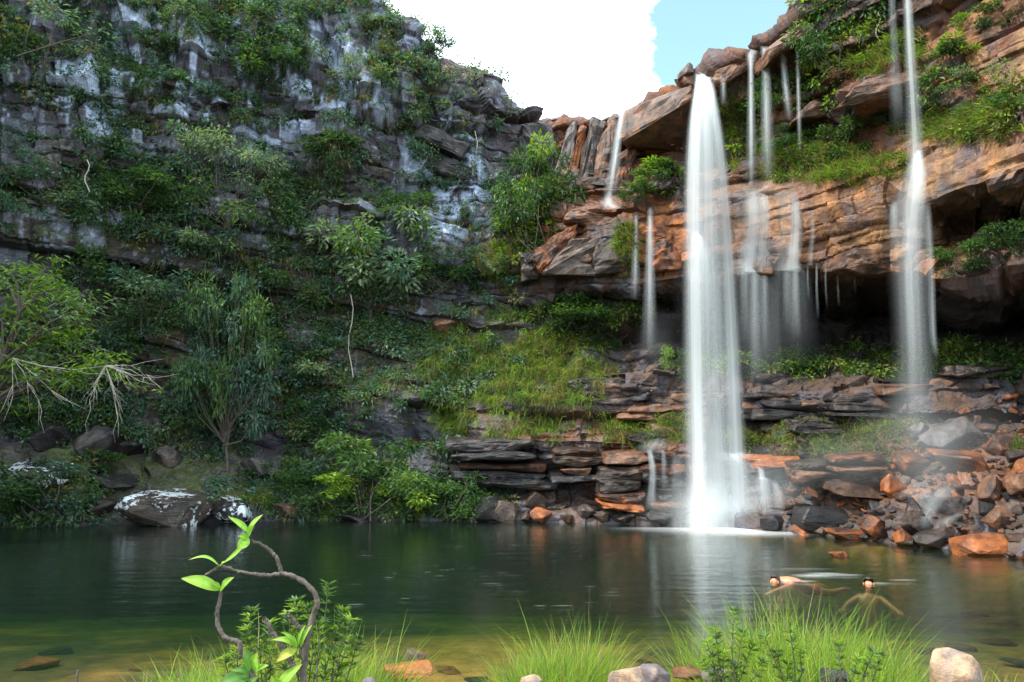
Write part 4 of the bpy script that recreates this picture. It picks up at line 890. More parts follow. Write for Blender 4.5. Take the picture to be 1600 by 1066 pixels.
# the large-leaved tree leaning in from the left edge, with its dead limb
def edge_tree():
    P = np.array([-16.2, 22.6, 0.6]); e = empty('tree', P)
    r = np.random.default_rng(91); rp = random.Random(91)
    segs = []; trunk = [P*0, np.array([0.6, -0.4, 1.6]), np.array([1.3, -0.8, 2.9]), np.array([1.9, -1.0, 4.2]), np.array([2.3, -1.1, 5.6])]
    for k in range(4): segs.append((trunk[k], trunk[k+1], 0.13-0.02*k, 0.11-0.02*k))
    tips = []
    for (px, py) in [(20, 430), (70, 420), (110, 450), (60, 480), (150, 470), (20, 520), (100, 520), (150, 540), (60, 560), (180, 560), (205, 560), (110, 575), (20, 600), (70, 600), (-30, 460), (-30, 560), (0, 480), (130, 500), (90, 450), (40, 540), (165, 590), (-10, 420), (45, 455)]:
        T = at(px, py, 22.0+rp.uniform(-0.9, 0.9))-P
        b = trunk[min(4, max(1, int((T[2]-0.3)/1.5)))]
        m = (b+T)/2+np.array([0, 0, 0.25])
        segs += [(b, m, 0.05, 0.03), (m, T, 0.03, 0.012)]
        for _ in range(7):
            tips.append(((T*0.75+m*0.25)+np.array([rp.gauss(0, .42), rp.gauss(0, .42), rp.gauss(0, .22)]), T-m))
    V, F_ = tube(segs, 6); link('trunk', mesh_np('trunk', V, F_, M['bark'], True), e)
    Pl, Dl, Cl = [], [], []
    for p, d in tips:
        n = 16; o = np.stack([r.normal(0, .26, n), r.normal(0, .26, n), r.normal(0, .07, n)], 1)
        Pl.append(p+o); a = r.uniform(0, 6.28, n); Dl.append(np.stack([np.cos(a)+0.4, np.sin(a)-0.3, -0.35+r.normal(0, .2, n)], 1)); Cl.append(tone('pale' if r.random() < 0.45 else 'lime', n, r, -0.15))
    Pl = np.concatenate(Pl); n = len(Pl)
    V, F_, C = leaf_tris(Pl, np.concatenate(Dl), np.array([0, 0, 1.0])+r.normal(0, .3, (n, 3)), r.uniform(.16, .32, n), r.uniform(.055, .09, n), np.concatenate(Cl))
    link('crown', mesh_np('crown', V, F_, M['leaf'], False, {'col': C}), e)
    segs = []
    def limb(p, q, r0, lev):
        mids = [p+(q-p)*t+np.array([rp.gauss(0, .05), rp.gauss(0, .05), rp.gauss(0, .05)])*np.linalg.norm(q-p)*0.8 for t in (0.33, 0.66)]
        pts = [p, *mids, q]
        for k in range(3): segs.append((pts[k], pts[k+1], r0*(1-k*.25), r0*(1-(k+1)*.25)))
        if lev:
            for k in range(5):
                b = pts[rp.randrange(1, 4)]; d = (q-p)*rp.uniform(.3, .55); d = d+np.array([rp.gauss(0, .2), rp.gauss(0, .2), rp.gauss(-.15, .22)])
                limb(b, b+d, r0*.5, lev-1)
    A0 = at(20, 560, 21.6)-P
    J = at(165, 572, 21.4)-P
    limb(A0, J, 0.026, 1)
    for (px, py) in [(225, 590), (192, 645), (180, 632), (140, 625), (150, 600), (205, 572), (230, 586)]: limb(J, at(px, py, 21.3+rp.uniform(-.3, .3))-P, 0.015, 1)
    for (px, py) in [(60, 625), (20, 620), (80, 610)]: limb(A0, at(px, py, 21.3)-P, 0.016, 1)
    V, F_ = tube(segs, 5); lm_ = link('dead_limb', mesh_np('dead_limb', V, F_, M['palebark'], True), e); lm_['label'] = 'bare grey dead limb'
    tag(e, 'large leaved pale green tree leaning in from the left picture edge', 'tree', TB)
edge_tree()
# hanging lianas
for i, (px, y0, y1, lab) in enumerate([(742, 205, 310, 'thin bare liana hanging before the pale blue blocks'), (548, 460, 590, 'pale liana hanging below the bushy tree'), (1372, 20, 70, 'dry root hanging beside the right hand ivy'), (136, 250, 300, 'thin grey root hanging under the upper left scrub')]):
    a, n = on(px, y0); Y0 = a[1]-0.35; pts = [at(px+4*math.sin(k*1.3), y0+(y1-y0)*k/6, Y0) for k in range(7)]
    V, F_ = tube([(pts[k], pts[k+1], 0.022, 0.02) for k in range(6)], 5)
    tag(link('liana', mesh_np('liana', V, F_, M['palebark'], True)), lab, 'liana')

# ---- ground cover on the rock: nobody could count it
fnorm = nrm(np.cross(np.gradient(G2, axis=0), np.gradient(G2, axis=1)))*flip
area = np.linalg.norm(np.cross(np.gradient(G2, axis=0), np.gradient(G2, axis=1)), axis=-1)
vis = (PX > -60) & (PX < 1660) & (PY > -40) & (PY < 830) & (rowv > 1.05) & (rowv < K+0.3)
def scatter(dens, n, seed):
    r = np.random.default_rng(seed); p = (dens*area*vis).ravel(); p = p/p.sum()
    i = r.choice(len(p), n, p=p); jit = r.normal(0, 0.04, (n, 3))
    return G2f[i]+jit, NNf[i], fnorm.reshape(-1, 3)[i], i, r
up_ok = sstep(-0.25, 0.35, fnorm[..., 2])
clump = sstep(-0.15, 0.3, fbm(G, 0.55, 3, 90))
uz = paint([(300, 540, 440, 150, 1.0), (130, 330, 200, 110, 0.9), (60, 120, 130, 120, 0.7), (520, 300, 150, 90, 0.55), (560, 770, 210, 40, 0.8), (60, 780, 150, 40, 0.7), (890, 500, 120, 24, 0.9), (700, 600, 40, 100, 0.7), (340, 90, 360, 140, 0.42), (830, 330, 60, 90, 0.8), (760, 430, 70, 40, 0.7), (1380, 570, 260, 26, 0.8), (1260, 190, 100, 80, 0.3), (1530, 165, 90, 50, 0.3), (1330, 60, 60, 50, .5), (600, 180, 180, 150, 0.34)])
dens = uz*up_ok*(0.15+clump)
Pc, Nc, Fc, ic, r = scatter(dens, 9000, 95)
parts = []; pxc = PX.ravel()[ic]; pyc = PY.ravel()[ic]
for k in range(len(Pc)):
    n = int(r.integers(18, 55)); R = r.uniform(0.12, 0.42); kind = r.choice(['deep', 'mid', 'blue', 'blue', 'blue', 'blue', 'olive', 'mid', 'pale'])
    if pxc[k] > 820: kind = r.choice(['deep', 'mid', 'lime', 'olive'])
    o = nrm(r.normal(0, 1, (n, 3)))*R*r.uniform(0.4, 1.0, (n, 1))*np.array([1, 1, .7]); hrz = Nc[k]*np.array([1, 1, .3])
    P = Pc[k]+hrz*R*0.45+np.array([0, 0, R*0.2])+o
    Ls = r.uniform(.09, .21); parts.append(leaf_tris(P, nrm(o)+r.normal(0, .4, (n, 3))+np.array([0, -0.1, -.25]), np.array([0, -0.3, 1.0])+r.normal(0, .5, (n, 3)), Ls*r.uniform(.7, 1.3, n), Ls*r.uniform(.35, .55), tone(kind, n, r, r.uniform(-.3, .3))))
V, F_, C = join(parts)
stuff(link('undergrowth', mesh_np('undergrowth', V, F_, M['leaf'], False, {'col': C})), 'low leafy undergrowth covering ledges and slopes of the cliff', 'undergrowth')
# grass on slopes and ledges
gzn = paint([(860, 600, 90, 70, 0.3), (1010, 670, 70, 20, 0.7), (1270, 695, 110, 26, 1.0), (1200, 690, 50, 22, 0.9), (1300, 262, 130, 22, 0.9), (1160, 200, 60, 60, 0.8), (1500, 195, 100, 26, 0.7), (1590, 690, 30, 20, 0.8), (985, 400, 22, 36, 1.0), (1400, 680, 90, 16, 0.5),
             (800, 420, 30, 30, .8), (560, 785, 190, 22, 0.5), (1400, 90, 60, 30, .7), (1240, 690, 100, 24, .8)])
densg = gzn*(0.25+up_ok)*(0.2+sstep(-0.2, 0.3, fbm(G, 0.9, 3, 97)))
P, n_, f_, i_, r = scatter(densg, 6500, 98)
parts = []
for k in range(len(P)):
    n = int(r.integers(8, 16)); hz = n_[k]*np.array([1, 1, 0]); L_ = r.uniform(.16, .42)
    upv = np.array([0, 0, .8])+hz*.5+r.normal(0, .3, (n, 3)); bend = hz*.3+np.array([0, 0, -.75])+r.normal(0, .3, (n, 3))
    kind = r.choice(['lime', 'lime', 'olive', 'mid', 'olive', 'straw'])
    parts.append(blade_tris(P[k]+r.normal(0, .06, (n, 3)), upv, bend, L_*r.uniform(.6, 1.3, n), .028, tone(kind, n, r, r.uniform(-.2, .3)), 2, nrm(r.normal(0, 1, (n, 3)))))
V, F_, C = join(parts)
stuff(link('ledge_grass', mesh_np('ledge_grass', V, F_, M['grass'], False, {'col': C})), 'yellow green grass on the slope and ledges around the falls', 'grass')
# the terraced green slope left of the main waterfall
gz3 = paint([(790, 555, 120, 60, 1.0), (770, 640, 100, 40, 1.0), (880, 625, 90, 60, 0.55), (985, 668, 70, 18, 0.6)])
band = sstep(.30, .75, f1)*.8+sstep(.45, .85, f2)*.35          # tufts sit on the tops of the beds, bare rock between
P, n_, f_, i_, r = scatter(gz3*(0.1+sstep(-.2, .6, fnorm[..., 2]))*band*(0.03+sstep(-0.10, 0.25, fbm(G*np.array([1, 1, 1.6]), 0.9, 3, 96))), 2300, 101)
parts = []
for k in range(len(P)):
    n = int(r.integers(14, 26)); hz = n_[k]*np.array([1, 1, 0]); L_ = r.uniform(.22, .58)
    upv = np.array([0, 0, .7])+hz*.6+r.normal(0, .22, (n, 3)); bend = hz*.35+np.array([0, 0, -1.15])+r.normal(0, .22, (n, 3))
    parts.append(blade_tris(P[k]+r.normal(0, .07, (n, 3)), upv, bend, L_*r.uniform(.5, 1.3, n), .024, tone(r.choice(['lime', 'lime', 'mid', 'olive', 'straw']), n, r, r.uniform(-.25, .4)), 3, nrm(r.normal(0, 1, (n, 3)))))
V, F_, C = join(parts)
stuff(link('slope_grass', mesh_np('slope_grass', V, F_, M['grass'], False, {'col': C})), 'bright yellow green grass on the stepped slope left of the main waterfall', 'grass')
# drooping dry grass of the left cliff
gz2 = paint([(230, 165, 50, 40, 1.0), (340, 225, 70, 40, .8), (500, 265, 40, 40, 1.0), (430, 410, 90, 40, .9), (430, 60, 300, 60, .35), (680, 150, 80, 60, .5), (520, 600, 150, 30, .6), (740, 400, 60, 60, .4), (200, 440, 180, 80, .4), (560, 120, 100, 90, .4)])
P, n_, f_, i_, r = scatter(gz2*(0.3+up_ok)*(0.2+clump), 1300, 99)
parts = []
for k in range(len(P)):
    n = int(r.integers(12, 24)); hz = n_[k]*np.array([1, 1, 0]); L_ = r.uniform(.25, .6)
    upv = np.array([0, 0, .7])+hz*.6+r.normal(0, .3, (n, 3)); bend = hz*.2+np.array([0, 0, -1.2])+r.normal(0, .25, (n, 3))
    parts.append(blade_tris(P[k]+r.normal(0, .06, (n, 3)), upv, bend, L_*r.uniform(.6, 1.2, n), .025, tone(r.choice(['olive', 'straw', 'pale', 'mid']), n, r, -.1), 2, nrm(r.normal(0, 1, (n, 3)))))
V, F_, C = join(parts)
stuff(link('dry_grass', mesh_np('dry_grass', V, F_, M['grass'], False, {'col': C})), 'drooping dry grass tufts on the left cliff', 'grass')
# ------------------------------------------------------------------ falling water
def smooth_path(ctrl, n):
    c = np.array(ctrl, float); k = len(c); t = np.linspace(0, k-1, n); i = np.clip(t.astype(int), 0, k-2); f = (t-i)[:, None]
    p0 = c[np.clip(i-1, 0, k-1)]; p1 = c[i]; p2 = c[i+1]; p3 = c[np.clip(i+2, 0, k-1)]
    return 0.5*((2*p1)+(-p0+p2)*f+(2*p0-5*p1+4*p2-p3)*f*f+(-p0+3*p1-3*p2+p3)*f**3)
def veil(ctrl, seed, yaw=0.0, curl=0.0, na=17, n=46, hard=2.0, grain=1.0):
    """one sheet of falling water; ctrl rows: px, py, Y, half width px, density"""
    q = smooth_path(ctrl, n); P = at(q[:, 0], q[:, 1], q[:, 2]); hw = np.maximum(q[:, 3], 0.5)*q[:, 2]/FPX; den = np.clip(q[:, 4], 0, 1)
    s = np.concatenate([[0], np.cumsum(np.linalg.norm(np.diff(P, axis=0), axis=1))])
    u = np.linspace(-1, 1, na); side = np.array([math.cos(yaw), math.sin(yaw), 0.0]); fw = np.array([-math.sin(yaw), math.cos(yaw), 0.0])
    V = P[:, None]+side*(u[None, :, None]*hw[:, None, None])+fw*(curl*(u**2)[None, :, None]*hw[:, None, None])
    edge = np.clip(1-np.abs(u)**2, 0, 1)**hard
    fa = den[:, None]*edge[None]; fu = (u[None]*hw[:, None]*0.8+u[None]*0.35)*grain+0*fa; fv = s[:, None]*(1+6*(1-grain))+0*fa
    i = np.arange(n*na).reshape(n, na); F_ = np.stack([i[:-1, :-1], i[:-1, 1:], i[1:, 1:], i[1:, :-1]], -1).reshape(-1, 4)
    return V.reshape(-1, 3), F_, fu.ravel(), fv.ravel(), fa.ravel(), np.full(n*na, seed*3.7)
def water_thing(name, veils, label, group='waterfalls', cat='waterfall'):
    Vs, Fs, A = [], [], [[], [], [], []]; o = 0
    for V, F_, *at_ in veils:
        Vs.append(V); Fs.append(F_+o); o += len(V)
        for a, b in zip(A, at_): a.append(b)
    me = mesh_np(name, np.concatenate(Vs), np.concatenate(Fs), M['fall'], True, {k: np.concatenate(a) for k, a in zip(('fu', 'fv', 'fa', 'fs'), A)})
    return tag(link(name, me), label, cat, group)
main_falls = [
  veil([(1100,150,25.7,18,.0),(1102,220,25.2,40,.16),(1108,400,24.9,56,.16),(1114,600,24.7,64,.18),(1122,826,24.5,72,.24)], 8, 0.05, 0.2, hard=2.4),
  veil([(1096,108,27.2,15,.0),(1098,115,26.4,14,.8),(1100,132,25.6,16,1),(1102,180,25.0,24,.85),(1104,260,24.7,33,.5),(1107,400,24.5,40,.34),(1112,600,24.4,47,.3),(1122,826,24.2,52,.5)], 1, 0.1, 0.25),
  veil([(1095,109,27.0,10,.0),(1095,117,26.2,10,.8),(1092,140,25.5,11,1),(1086,200,24.9,14,.9),(1083,300,24.7,17,.75),(1083,430,24.5,18,.7),(1085,600,24.4,19,.68),(1090,826,24.1,22,.72)], 2, -0.3),
  veil([(1104,111,26.9,10,.0),(1106,119,26.1,10,.7),(1112,150,25.4,12,.9),(1124,230,24.9,14,.55),(1134,340,24.7,15,.45),(1142,480,24.5,17,.62),(1149,640,24.3,19,.72),(1155,826,24.0,23,.75)], 3, 0.35),
  veil([(1101,112,26.8,14,.0),(1102,120,25.9,14,.8),(1103,170,25.1,20,.5),(1106,300,24.9,32,.25),(1112,500,24.7,40,.25),(1120,826,24.4,50,.3)], 4, 0.0, -0.3),
  veil([(1086,362,25.6,6,.2),(1092,372,25.3,14,.75),(1100,410,24.9,24,.6),(1106,480,24.7,30,.3),(1110,560,24.6,32,0)], 5, 0.1, 0.4),
  veil([(1122,650,24.1,50,0),(1122,740,24.0,60,.22),(1122,795,23.9,72,.45),(1122,829,23.8,82,.6)], 6, 0.0, 0.5, hard=1.8),
  veil([(1122,760,24.6,60,0),(1124,795,24.6,90,.28),(1125,829,24.5,110,.42)], 7, 0.2, 0.4, hard=1.8)]
water_thing('waterfall', main_falls, 'tall main waterfall plunging from the lip into the pool')
water_thing('waterfall', [
  veil([(1415,-60,20.4,9,.6),(1418,0,20.1,10,.6),(1422,80,19.9,12,.55),(1427,160,19.8,16,.45),(1430,225,19.7,18,.45),(1434,275,19.6,22,.6)], 11), veil([(1416,-60,20.3,4,.6),(1420,60,19.9,5,.5),(1427,180,19.7,6,.35),(1433,260,19.6,9,.3)], 17),
  veil([(1392,-40,20.8,9,.4),(1394,10,20.6,10,.3),(1398,90,20.3,13,.22),(1400,140,20.2,18,.3),(1402,175,20.1,20,.12),(1403,205,20.1,22,0)], 12, 0.3),
  veil([(1434,240,19.5,10,.7),(1432,262,19.4,17,.85),(1428,300,19.4,32,.6),(1424,330,19.4,40,.5),(1428,400,19.3,42,.36),(1434,500,19.3,42,.28),(1438,580,19.2,44,.16),(1440,670,19.2,50,.0)], 13, 0.1, 0.3, hard=2.2),
  veil([(1436,235,19.45,6,.6),(1436,280,19.3,14,.85),(1430,330,19.25,18,.45),(1424,420,19.2,20,.34),(1428,540,19.1,22,.2),(1432,650,19.1,26,0)], 14, -0.3, hard=2.0),
  veil([(1398,312,19.7,6,.0),(1396,335,19.5,8,.35),(1396,385,19.5,8,.0)], 15), veil([(1448,310,19.3,8,.0),(1450,350,19.25,9,.3),(1455,430,19.2,8,.25),(1458,520,19.1,7,.3),(1464,560,19.1,6,0)], 16)],
  'right hand waterfall breaking over the orange lip beside the alcove')
def thin(px0, y0, Y0, px1, y1, Y1, hw, a, seed, label, spread=1.6, extra=None, group='thin falls'):
    vs = [veil([(px0, y0-7, Y0+.7, hw*0.9, 0), (px0, y0, Y0, hw*0.8, a*.6), (px0+(px1-px0)*.25, y0+(y1-y0)*.2, Y0+(Y1-Y0)*.6, hw, a), (px0+(px1-px0)*.6, y0+(y1-y0)*.6, Y0+(Y1-Y0)*.9, hw*(1+spread)/2, a*.75), (px1, y1, Y1, hw*spread, 0)], seed, 0.1, hard=1.6, na=9),
          veil([(px0, y0-5, Y0+.5, hw*0.5, 0), (px0, y0+2, Y0, hw*0.4, a*.7), (px0+(px1-px0)*.5, y0+(y1-y0)*.5, Y0+(Y1-Y0)*.85-.05, hw*.5, a*.8), (px1, y1, Y1-.05, hw*.7, 0)], seed+.5, -0.3, na=5)]
    if y0 < 120: vs.append(veil([(px0+9, y0-17, Y0+.7, 9, 0), (px0+4, y0-8, Y0+.12, 12, .5), (px0, y0+3, Y0-.06, 10, .55), (px0, y0+24, Y0-.12, 7, .0)], seed+.7, na=9))
    water_thing('waterfall', vs+(extra or []), label, group)
thin(973, 172, 28.2, 950, 322, 27.6, 6.75, 0.61, 21, 'thin fall dropping left of the overhanging slab', 2.2, [veil([(952,300,27.5,6,.1),(950,318,27.2,16,.5),(962,326,27.0,22,.2)], 22)])
thin(994, 335, 27.3, 992, 470, 27.0, 5.4, 0.43, 23, 'left of the two thin threads below the slab', 2.0)
thin(1016, 333, 27.1, 1014, 560, 26.6, 8.1, 0.47, 24, 'right and longer of the two thin threads below the slab', 2.0)
thin(1173, 86, 25.2, 1174, 300, 24.6, 6.75, 0.5, 25, 'leftmost thin fall from the right rim next to the main waterfall', 1.8)
thin(1196, 76, 24.9, 1200, 285, 24.3, 9.45, 0.47, 26, 'second thin fall from the right rim, wider than its neighbours', 1.8)
thin(1220, 66, 24.5, 1234, 190, 24.0, 6.75, 0.54, 27, 'slanting thin fall from the right rim between two straight threads', 1.4)
thin(1245, 50, 24.2, 1250, 240, 23.6, 4.05, 0.43, 28, 'thinnest straight thread from the right rim', 1.4)
thin(1268, 34, 23.6, 1262, 90, 23.3, 6.75, 0.32, 29, 'short faint fall near the top of the right rim', 1.5)
thin(1130, 112, 25.6, 1130, 165, 25.2, 5.4, 0.25, 30, 'short faint fall just right of the main lip', 1.5)
# water sliding over the orange face and dripping from its edge
def slide(pts, seed, label, drips):
    vs = []
    for (px, y0, y1, hw, a) in pts:
        c = []
        for k in range(6):
            y = y0+(y1-y0)*k/5; p, n = on(px, y); q = p+n*0.10
            c.append((px+2*math.sin(k), y, q[1]-0.10, hw*(1+.25*k/5), a*(0.5 if k == 0 else 1)))
        Ylast = c[-1][2]
        vs.append(veil(c, seed+px*.01, 0.15, na=9))
    for (px, y0, y1, hw, a) in drips:
        p, n = on(px, y0-6); Y = p[1]-.12
        vs.append(veil([(px, y0-14, Y, hw, 0), (px, y0-2, Y, hw, a*.8), (px, y0+(y1-y0)*.35, Y-.05, hw*1.1, a*.65), (px+2, y1, Y-.1, hw*1.5, 0)], seed+px*.013, 0.1, na=5))
    water_thing('waterfall', vs, label, 'cascades')
slide([(1176, 300, 425, 16, .5), (1196, 290, 425, 13, .4), (1164, 380, 430, 16, .45), (1185, 295, 428, 44, .42)], 41, 'white water sheet sliding down the orange face beside the main waterfall', [(1164, 428, 540, 10, .4), (1178, 428, 600, 9, .5), (1196, 426, 560, 6, .35), (1185, 428, 620, 40, .34)])
slide([(1243, 315, 420, 12, .55), (1236, 380, 422, 14, .4), (1240, 300, 424, 40, .34)], 42, 'narrow white cascade on the orange face left of the alcove', [(1230, 424, 520, 8, .35), (1243, 424, 530, 7, .6), (1240, 424, 570, 34, .28)])
slide([(1268, 330, 415, 5, .3)], 43, 'faint drips from the orange edge over the dark cave', [(1262, 424, 470, 2, .35), (1276, 424, 500, 2.5, .45), (1290, 424, 480, 2, .4), (1309, 424, 480, 2, .3), (1335, 424, 460, 1.6, .25)])
# low cascades over the rock steps at the foot
water_thing('waterfall', [veil([(1030,682,25.3,6,.0),(1026,690,25.0,24,.16),(1020,700,24.7,34,.18),(1018,708,24.5,30,.0)], 51, 0, hard=2.2), veil([(1013,700,24.6,5,.0),(1017,715,24.45,6,.55),(1020,740,24.4,7,.4),(1018,775,24.35,9,.3),(1018,798,24.3,16,.0)], 52, na=9), veil([(1036,702,24.5,4,.0),(1037,715,24.45,5,.3),(1038,770,24.4,6,.0)], 53, na=7), veil([(1058,706,24.4,10,.0),(1058,725,24.4,12,.25),(1058,780,24.3,14,.0)], 54, na=9)], 'low cascade over the dark rock steps left of the main waterfall', 'cascades')
water_thing('waterfall', [veil([(1186,718,23.9,6,.5),(1190,745,23.7,8,.6),(1192,752,23.6,14,.5),(1196,790,23.5,14,.35),(1200,805,23.4,18,.1)], 55, na=9), veil([(1208,750,23.5,6,.0),(1213,762,23.35,8,.45),(1216,780,23.3,10,.4),(1218,808,23.2,13,.0)], 56, na=9), veil([(1150,706,24.3,30,.0),(1150,712,24.1,34,.35),(1165,735,23.9,40,.25),(1170,800,23.7,46,.2)], 57, na=9)], 'low cascade over the rock steps right of the main waterfall', 'cascades')
water_thing('waterfall', [veil([(1492,752,19.6,14,.0),(1476,768,19.4,24,.2),(1458,788,19.2,24,.2),(1448,808,19.0,16,.26),(1444,828,18.9,12,.0)], 58, 0.1, na=11, hard=2.4), veil([(1430,752,19.7,30,.0),(1440,775,19.5,36,.22),(1452,800,19.3,26,.0)], 59, na=11, hard=2.4), veil([(1504,800,18.6,10,.0),(1484,812,18.5,16,.22),(1462,830,18.4,14,.0)], 60, na=9, hard=2.4)], 'small white cascade running between the rocks of the right shore', 'cascades')
# spray standing over the rubble and the ledges
def spray(name, spots, label):
    vs = [veil([(px, py-h_, Y, w_*.7, 0), (px, py-h_*.45, Y, w_, a), (px, py, Y-.1, w_*1.05, a*.8), (px, py+h_*.35, Y-.2, w_*.8, 0)], 70+k, .15*(k % 3-1), .25, na=11, n=16, hard=2.0, grain=.12) for k, (px, py, w_, h_, Y, a) in enumerate(spots)]
    o = water_thing(name, vs, label, None, 'spray'); o['kind'] = 'stuff'
spray('spray', [(1450, 730, 70, 90, 19.6, .12), (1480, 760, 90, 70, 19.0, .10), (1430, 640, 50, 90, 20.0, .16), (1200, 770, 60, 80, 23.2, .16), (1240, 780, 60, 50, 22.4, .10), (1150, 800, 120, 50, 23.6, .26), (1100, 805, 110, 60, 23.3, .22), (1440, 690, 110, 70, 18.8, .12), (1540, 700, 110, 80, 17.8, .07), (1330, 740, 110, 70, 20.6, .10), (1190, 560, 40, 120, 24.6, .08), (1030, 560, 40, 80, 26.2, .06)], 'fine white spray drifting over the rocks by the falls')
# foam on the pool at the foot of the falls
def foam(name, rings, label):
    Vs, Fs, A = [], [], [[], [], [], []]; o = 0
    for k, (cx, cyy, rx, ry, a) in enumerate(rings):
        n, m = 28, 7; th = np.linspace(0, 2*math.pi, n); rr_ = np.linspace(0, 1, m)
        X = cx+rx*rr_[:, None]*np.cos(th); Yv = cyy+ry*rr_[:, None]*np.sin(th); V = np.stack([X, Yv, np.full_like(X, 0.012+0.004*(k % 6))], -1)
        i = np.arange(m*n).reshape(m, n); F_ = np.stack([i[:-1, :-1], i[1:, :-1], i[1:, 1:], i[:-1, 1:]], -1).reshape(-1, 4)
        Vs.append(V.reshape(-1, 3)); Fs.append(F_+o); o += n*m
        for q, arr in zip(A, (Yv*1.2, X*2.2, a*(1-rr_[:, None]**2)**1.7+0*X, np.full_like(X, 5.0*k))): q.append(arr.ravel())
    me = mesh_np(name, np.concatenate(Vs), np.concatenate(Fs), M['fall'], True, {k: np.concatenate(a) for k, a in zip(('fu', 'fv', 'fa', 'fs'), A)})
    return stuff(link(name, me), label, 'foam')
c_ = at(1122, 827, 23.9)
foam('foam', [(6.35, 23.5, 1.7, 0.8, 1.0), (6.5, 23.0, 3.0, 1.3, .5), (7.1, 22.4, 2.2, .8, .4), (5.0, 23.6, 2.4, .5, .4), (6.3, 21.8, 2.6, .7, .22)], 'white foam where the main waterfall meets the pool')
fr_ = random.Random(12); flk = []
for _ in range(46):
    p = at(fr_.uniform(560, 1120), 0, 10); Yf = fr_.uniform(11.5, 19.5); flk.append((p[0]/10*Yf*.93, Yf, fr_.uniform(.05, .26), fr_.uniform(.02, .06), fr_.uniform(.04, .15)))
foam('foam_fleck', flk, 'small pale foam flecks drifting in the middle of the pool')
# ------------------------------------------------------------------ foreground: grass, stones, shrubs, twig
def gpt(px, Y):
    p = at(px, 1000, Y); z = float(ground_z(np.array([p[0]]), np.array([p[1]]))[0]); p[2] = z; return p
def grass_clump(label, spots, seed, kinds=('lime', 'lime', 'mid', 'straw'), tilt=(0.05, 0.0)):
    """spots: px, Y, radius m, height m, blades"""
    r = np.random.default_rng(seed); parts = []; c0 = gpt(spots[0][0], spots[0][1])
    for (px, Y, R, H, nb) in spots:
        c = gpt(px, Y)-c0
        a = r.uniform(0, 6.283, nb); q = R*np.sqrt(r.random(nb))
        P = c+np.stack([q*np.cos(a), q*np.sin(a)*.7, -0.05+0*a], 1)
        out_ = np.stack([np.cos(a), np.sin(a), 0*a], 1)*(q/R)[:, None]
        upv = np.array([tilt[0], tilt[1], 1.0])+out_*.20+r.normal(0, .12, (nb, 3)); bend = out_*.20+r.normal(0, .24, (nb, 3))*np.array([1, 1, .4])+np.array([0, 0, -.26])
        hh = .92*H*r.uniform(.40, 1.12, nb)*(1-.35*(q/R)**2)
        k = r.choice(len(kinds), nb, p=np.array([.40, .27, .18, .15])); C = np.zeros((nb, 3))
        for j, kd in enumerate(kinds):
            s = k == j; C[s] = tone(kd, int(s.sum()), r, 0.25)
        parts.append(blade_tris(P, upv, bend, hh, r.uniform(.006, .012, nb), C, 4))
    V, F_, C = join(parts)
    o = link('grass_clump', mesh_np('grass_clump', V, F_, M['grass'], False, {'col': C}), None, c0)
    return tag(o, label, 'grass', 'grass clumps on the near bank')
grass_clump('broad bright grass clump at the lower right', [(1225, 7.0, .58, 1.28, 3000), (1130, 7.1, .38, 1.0, 1300), (1325, 6.9, .48, 1.02, 1900), (1380, 6.6, .28, .74, 700), (1180, 6.4, .4, .85, 1000), (1300, 6.3, .5, .8, 1000)], 1)
grass_clump('round bright grass clump at the bottom centre', [(870, 7.0, .38, .92, 2200), (915, 7.2, .24, .98, 900), (815, 6.9, .26, .72, 900), (860, 6.5, .36, .6, 800)], 2)
grass_clump('low grass at the bottom left around the twig shrub', [(430, 6.5, .62, .84, 2100), (310, 6.5, .42, .64, 1200), (555, 6.6, .42, .82, 1300), (600, 6.9, .2, .74, 350), (500, 6.8, .4, .9, 1000), (380, 6.0, .6, .68, 900), (255, 6.5, .25, .48, 400)], 3)
grass_clump('thin sparse grass left of the round clump', [(690, 6.6, .3, .36, 220)], 4)
grass_clump('thin yellowish grass in the shallows at the right edge', [(1550, 7.4, .5, .5, 420)], 5, ('lime', 'olive', 'mid', 'straw'))
grass_clump('short yellowish grass left of the tall corner boulder', [(1425, 6.4, .3, .5, 300)], 6, ('lime', 'olive', 'mid', 'straw'))
def boulder(label, px, py, Y, dims, seed, rot, mk='pink', pts=26, rd=.75):
    P = at(px, py, Y)
    o = link('boulder', rock_mesh('boulder', seed, dims, pts, .10, 3, .022, rd, M[mk]), None, P, rot); o.data.polygons.foreach_set('use_smooth', np.ones(len(o.data.polygons), bool))
    return tag(o, label, 'boulder', 'boulders on the near bank')
boulder('pale pinkish two humped boulder at the bottom centre right', 985, 1072, 6.3, (.42, .4, .36), 7, (0, .1, .3))
P2 = at(1020, 1066, 6.4)
o_ = [o for o in bpy.data.objects if o.get('label', '').startswith('pale pinkish')][0]
link('hump', rock_mesh('hump', 12, (.30, .3, .34), 30, .1, 3, .02, .85, M['pink']), o_, Vector(P2)-o_.location, (0.1, .3, .5)); o_.rotation_euler = (0, 0, 0)
boulder('tall grey and cream boulder in the lower right corner', 1494, 1062, 6.0, (.42, .4, .54), 24, (.1, -.25, .4), 'pink', 40, .9)
boulder('small pale boulder inside the broad right grass clump', 1300, 1062, 6.3, (.3, .3, .22), 15, (0, .1, .2), 'grey')
boulder('small reddish stone at the foot of the right shrub', 1125, 1058, 6.6, (.34, .3, .16), 16, (0, .1, .9))
boulder('small tan stone right of the twig shrub', 577, 1070, 6.2, (.14, .14, .12), 17, (0, .1, .2))
boulder('flat orange stone under shallow water left of centre', 640, 1045, 6.9, (.5, .4, .14), 18, (0, 0, .2), 'orange')
boulder('dark stone in the grass right of the twig shrub', 648, 1030, 7.2, (.22, .2, .2), 19, (0, 0.2, .2), 'brown')
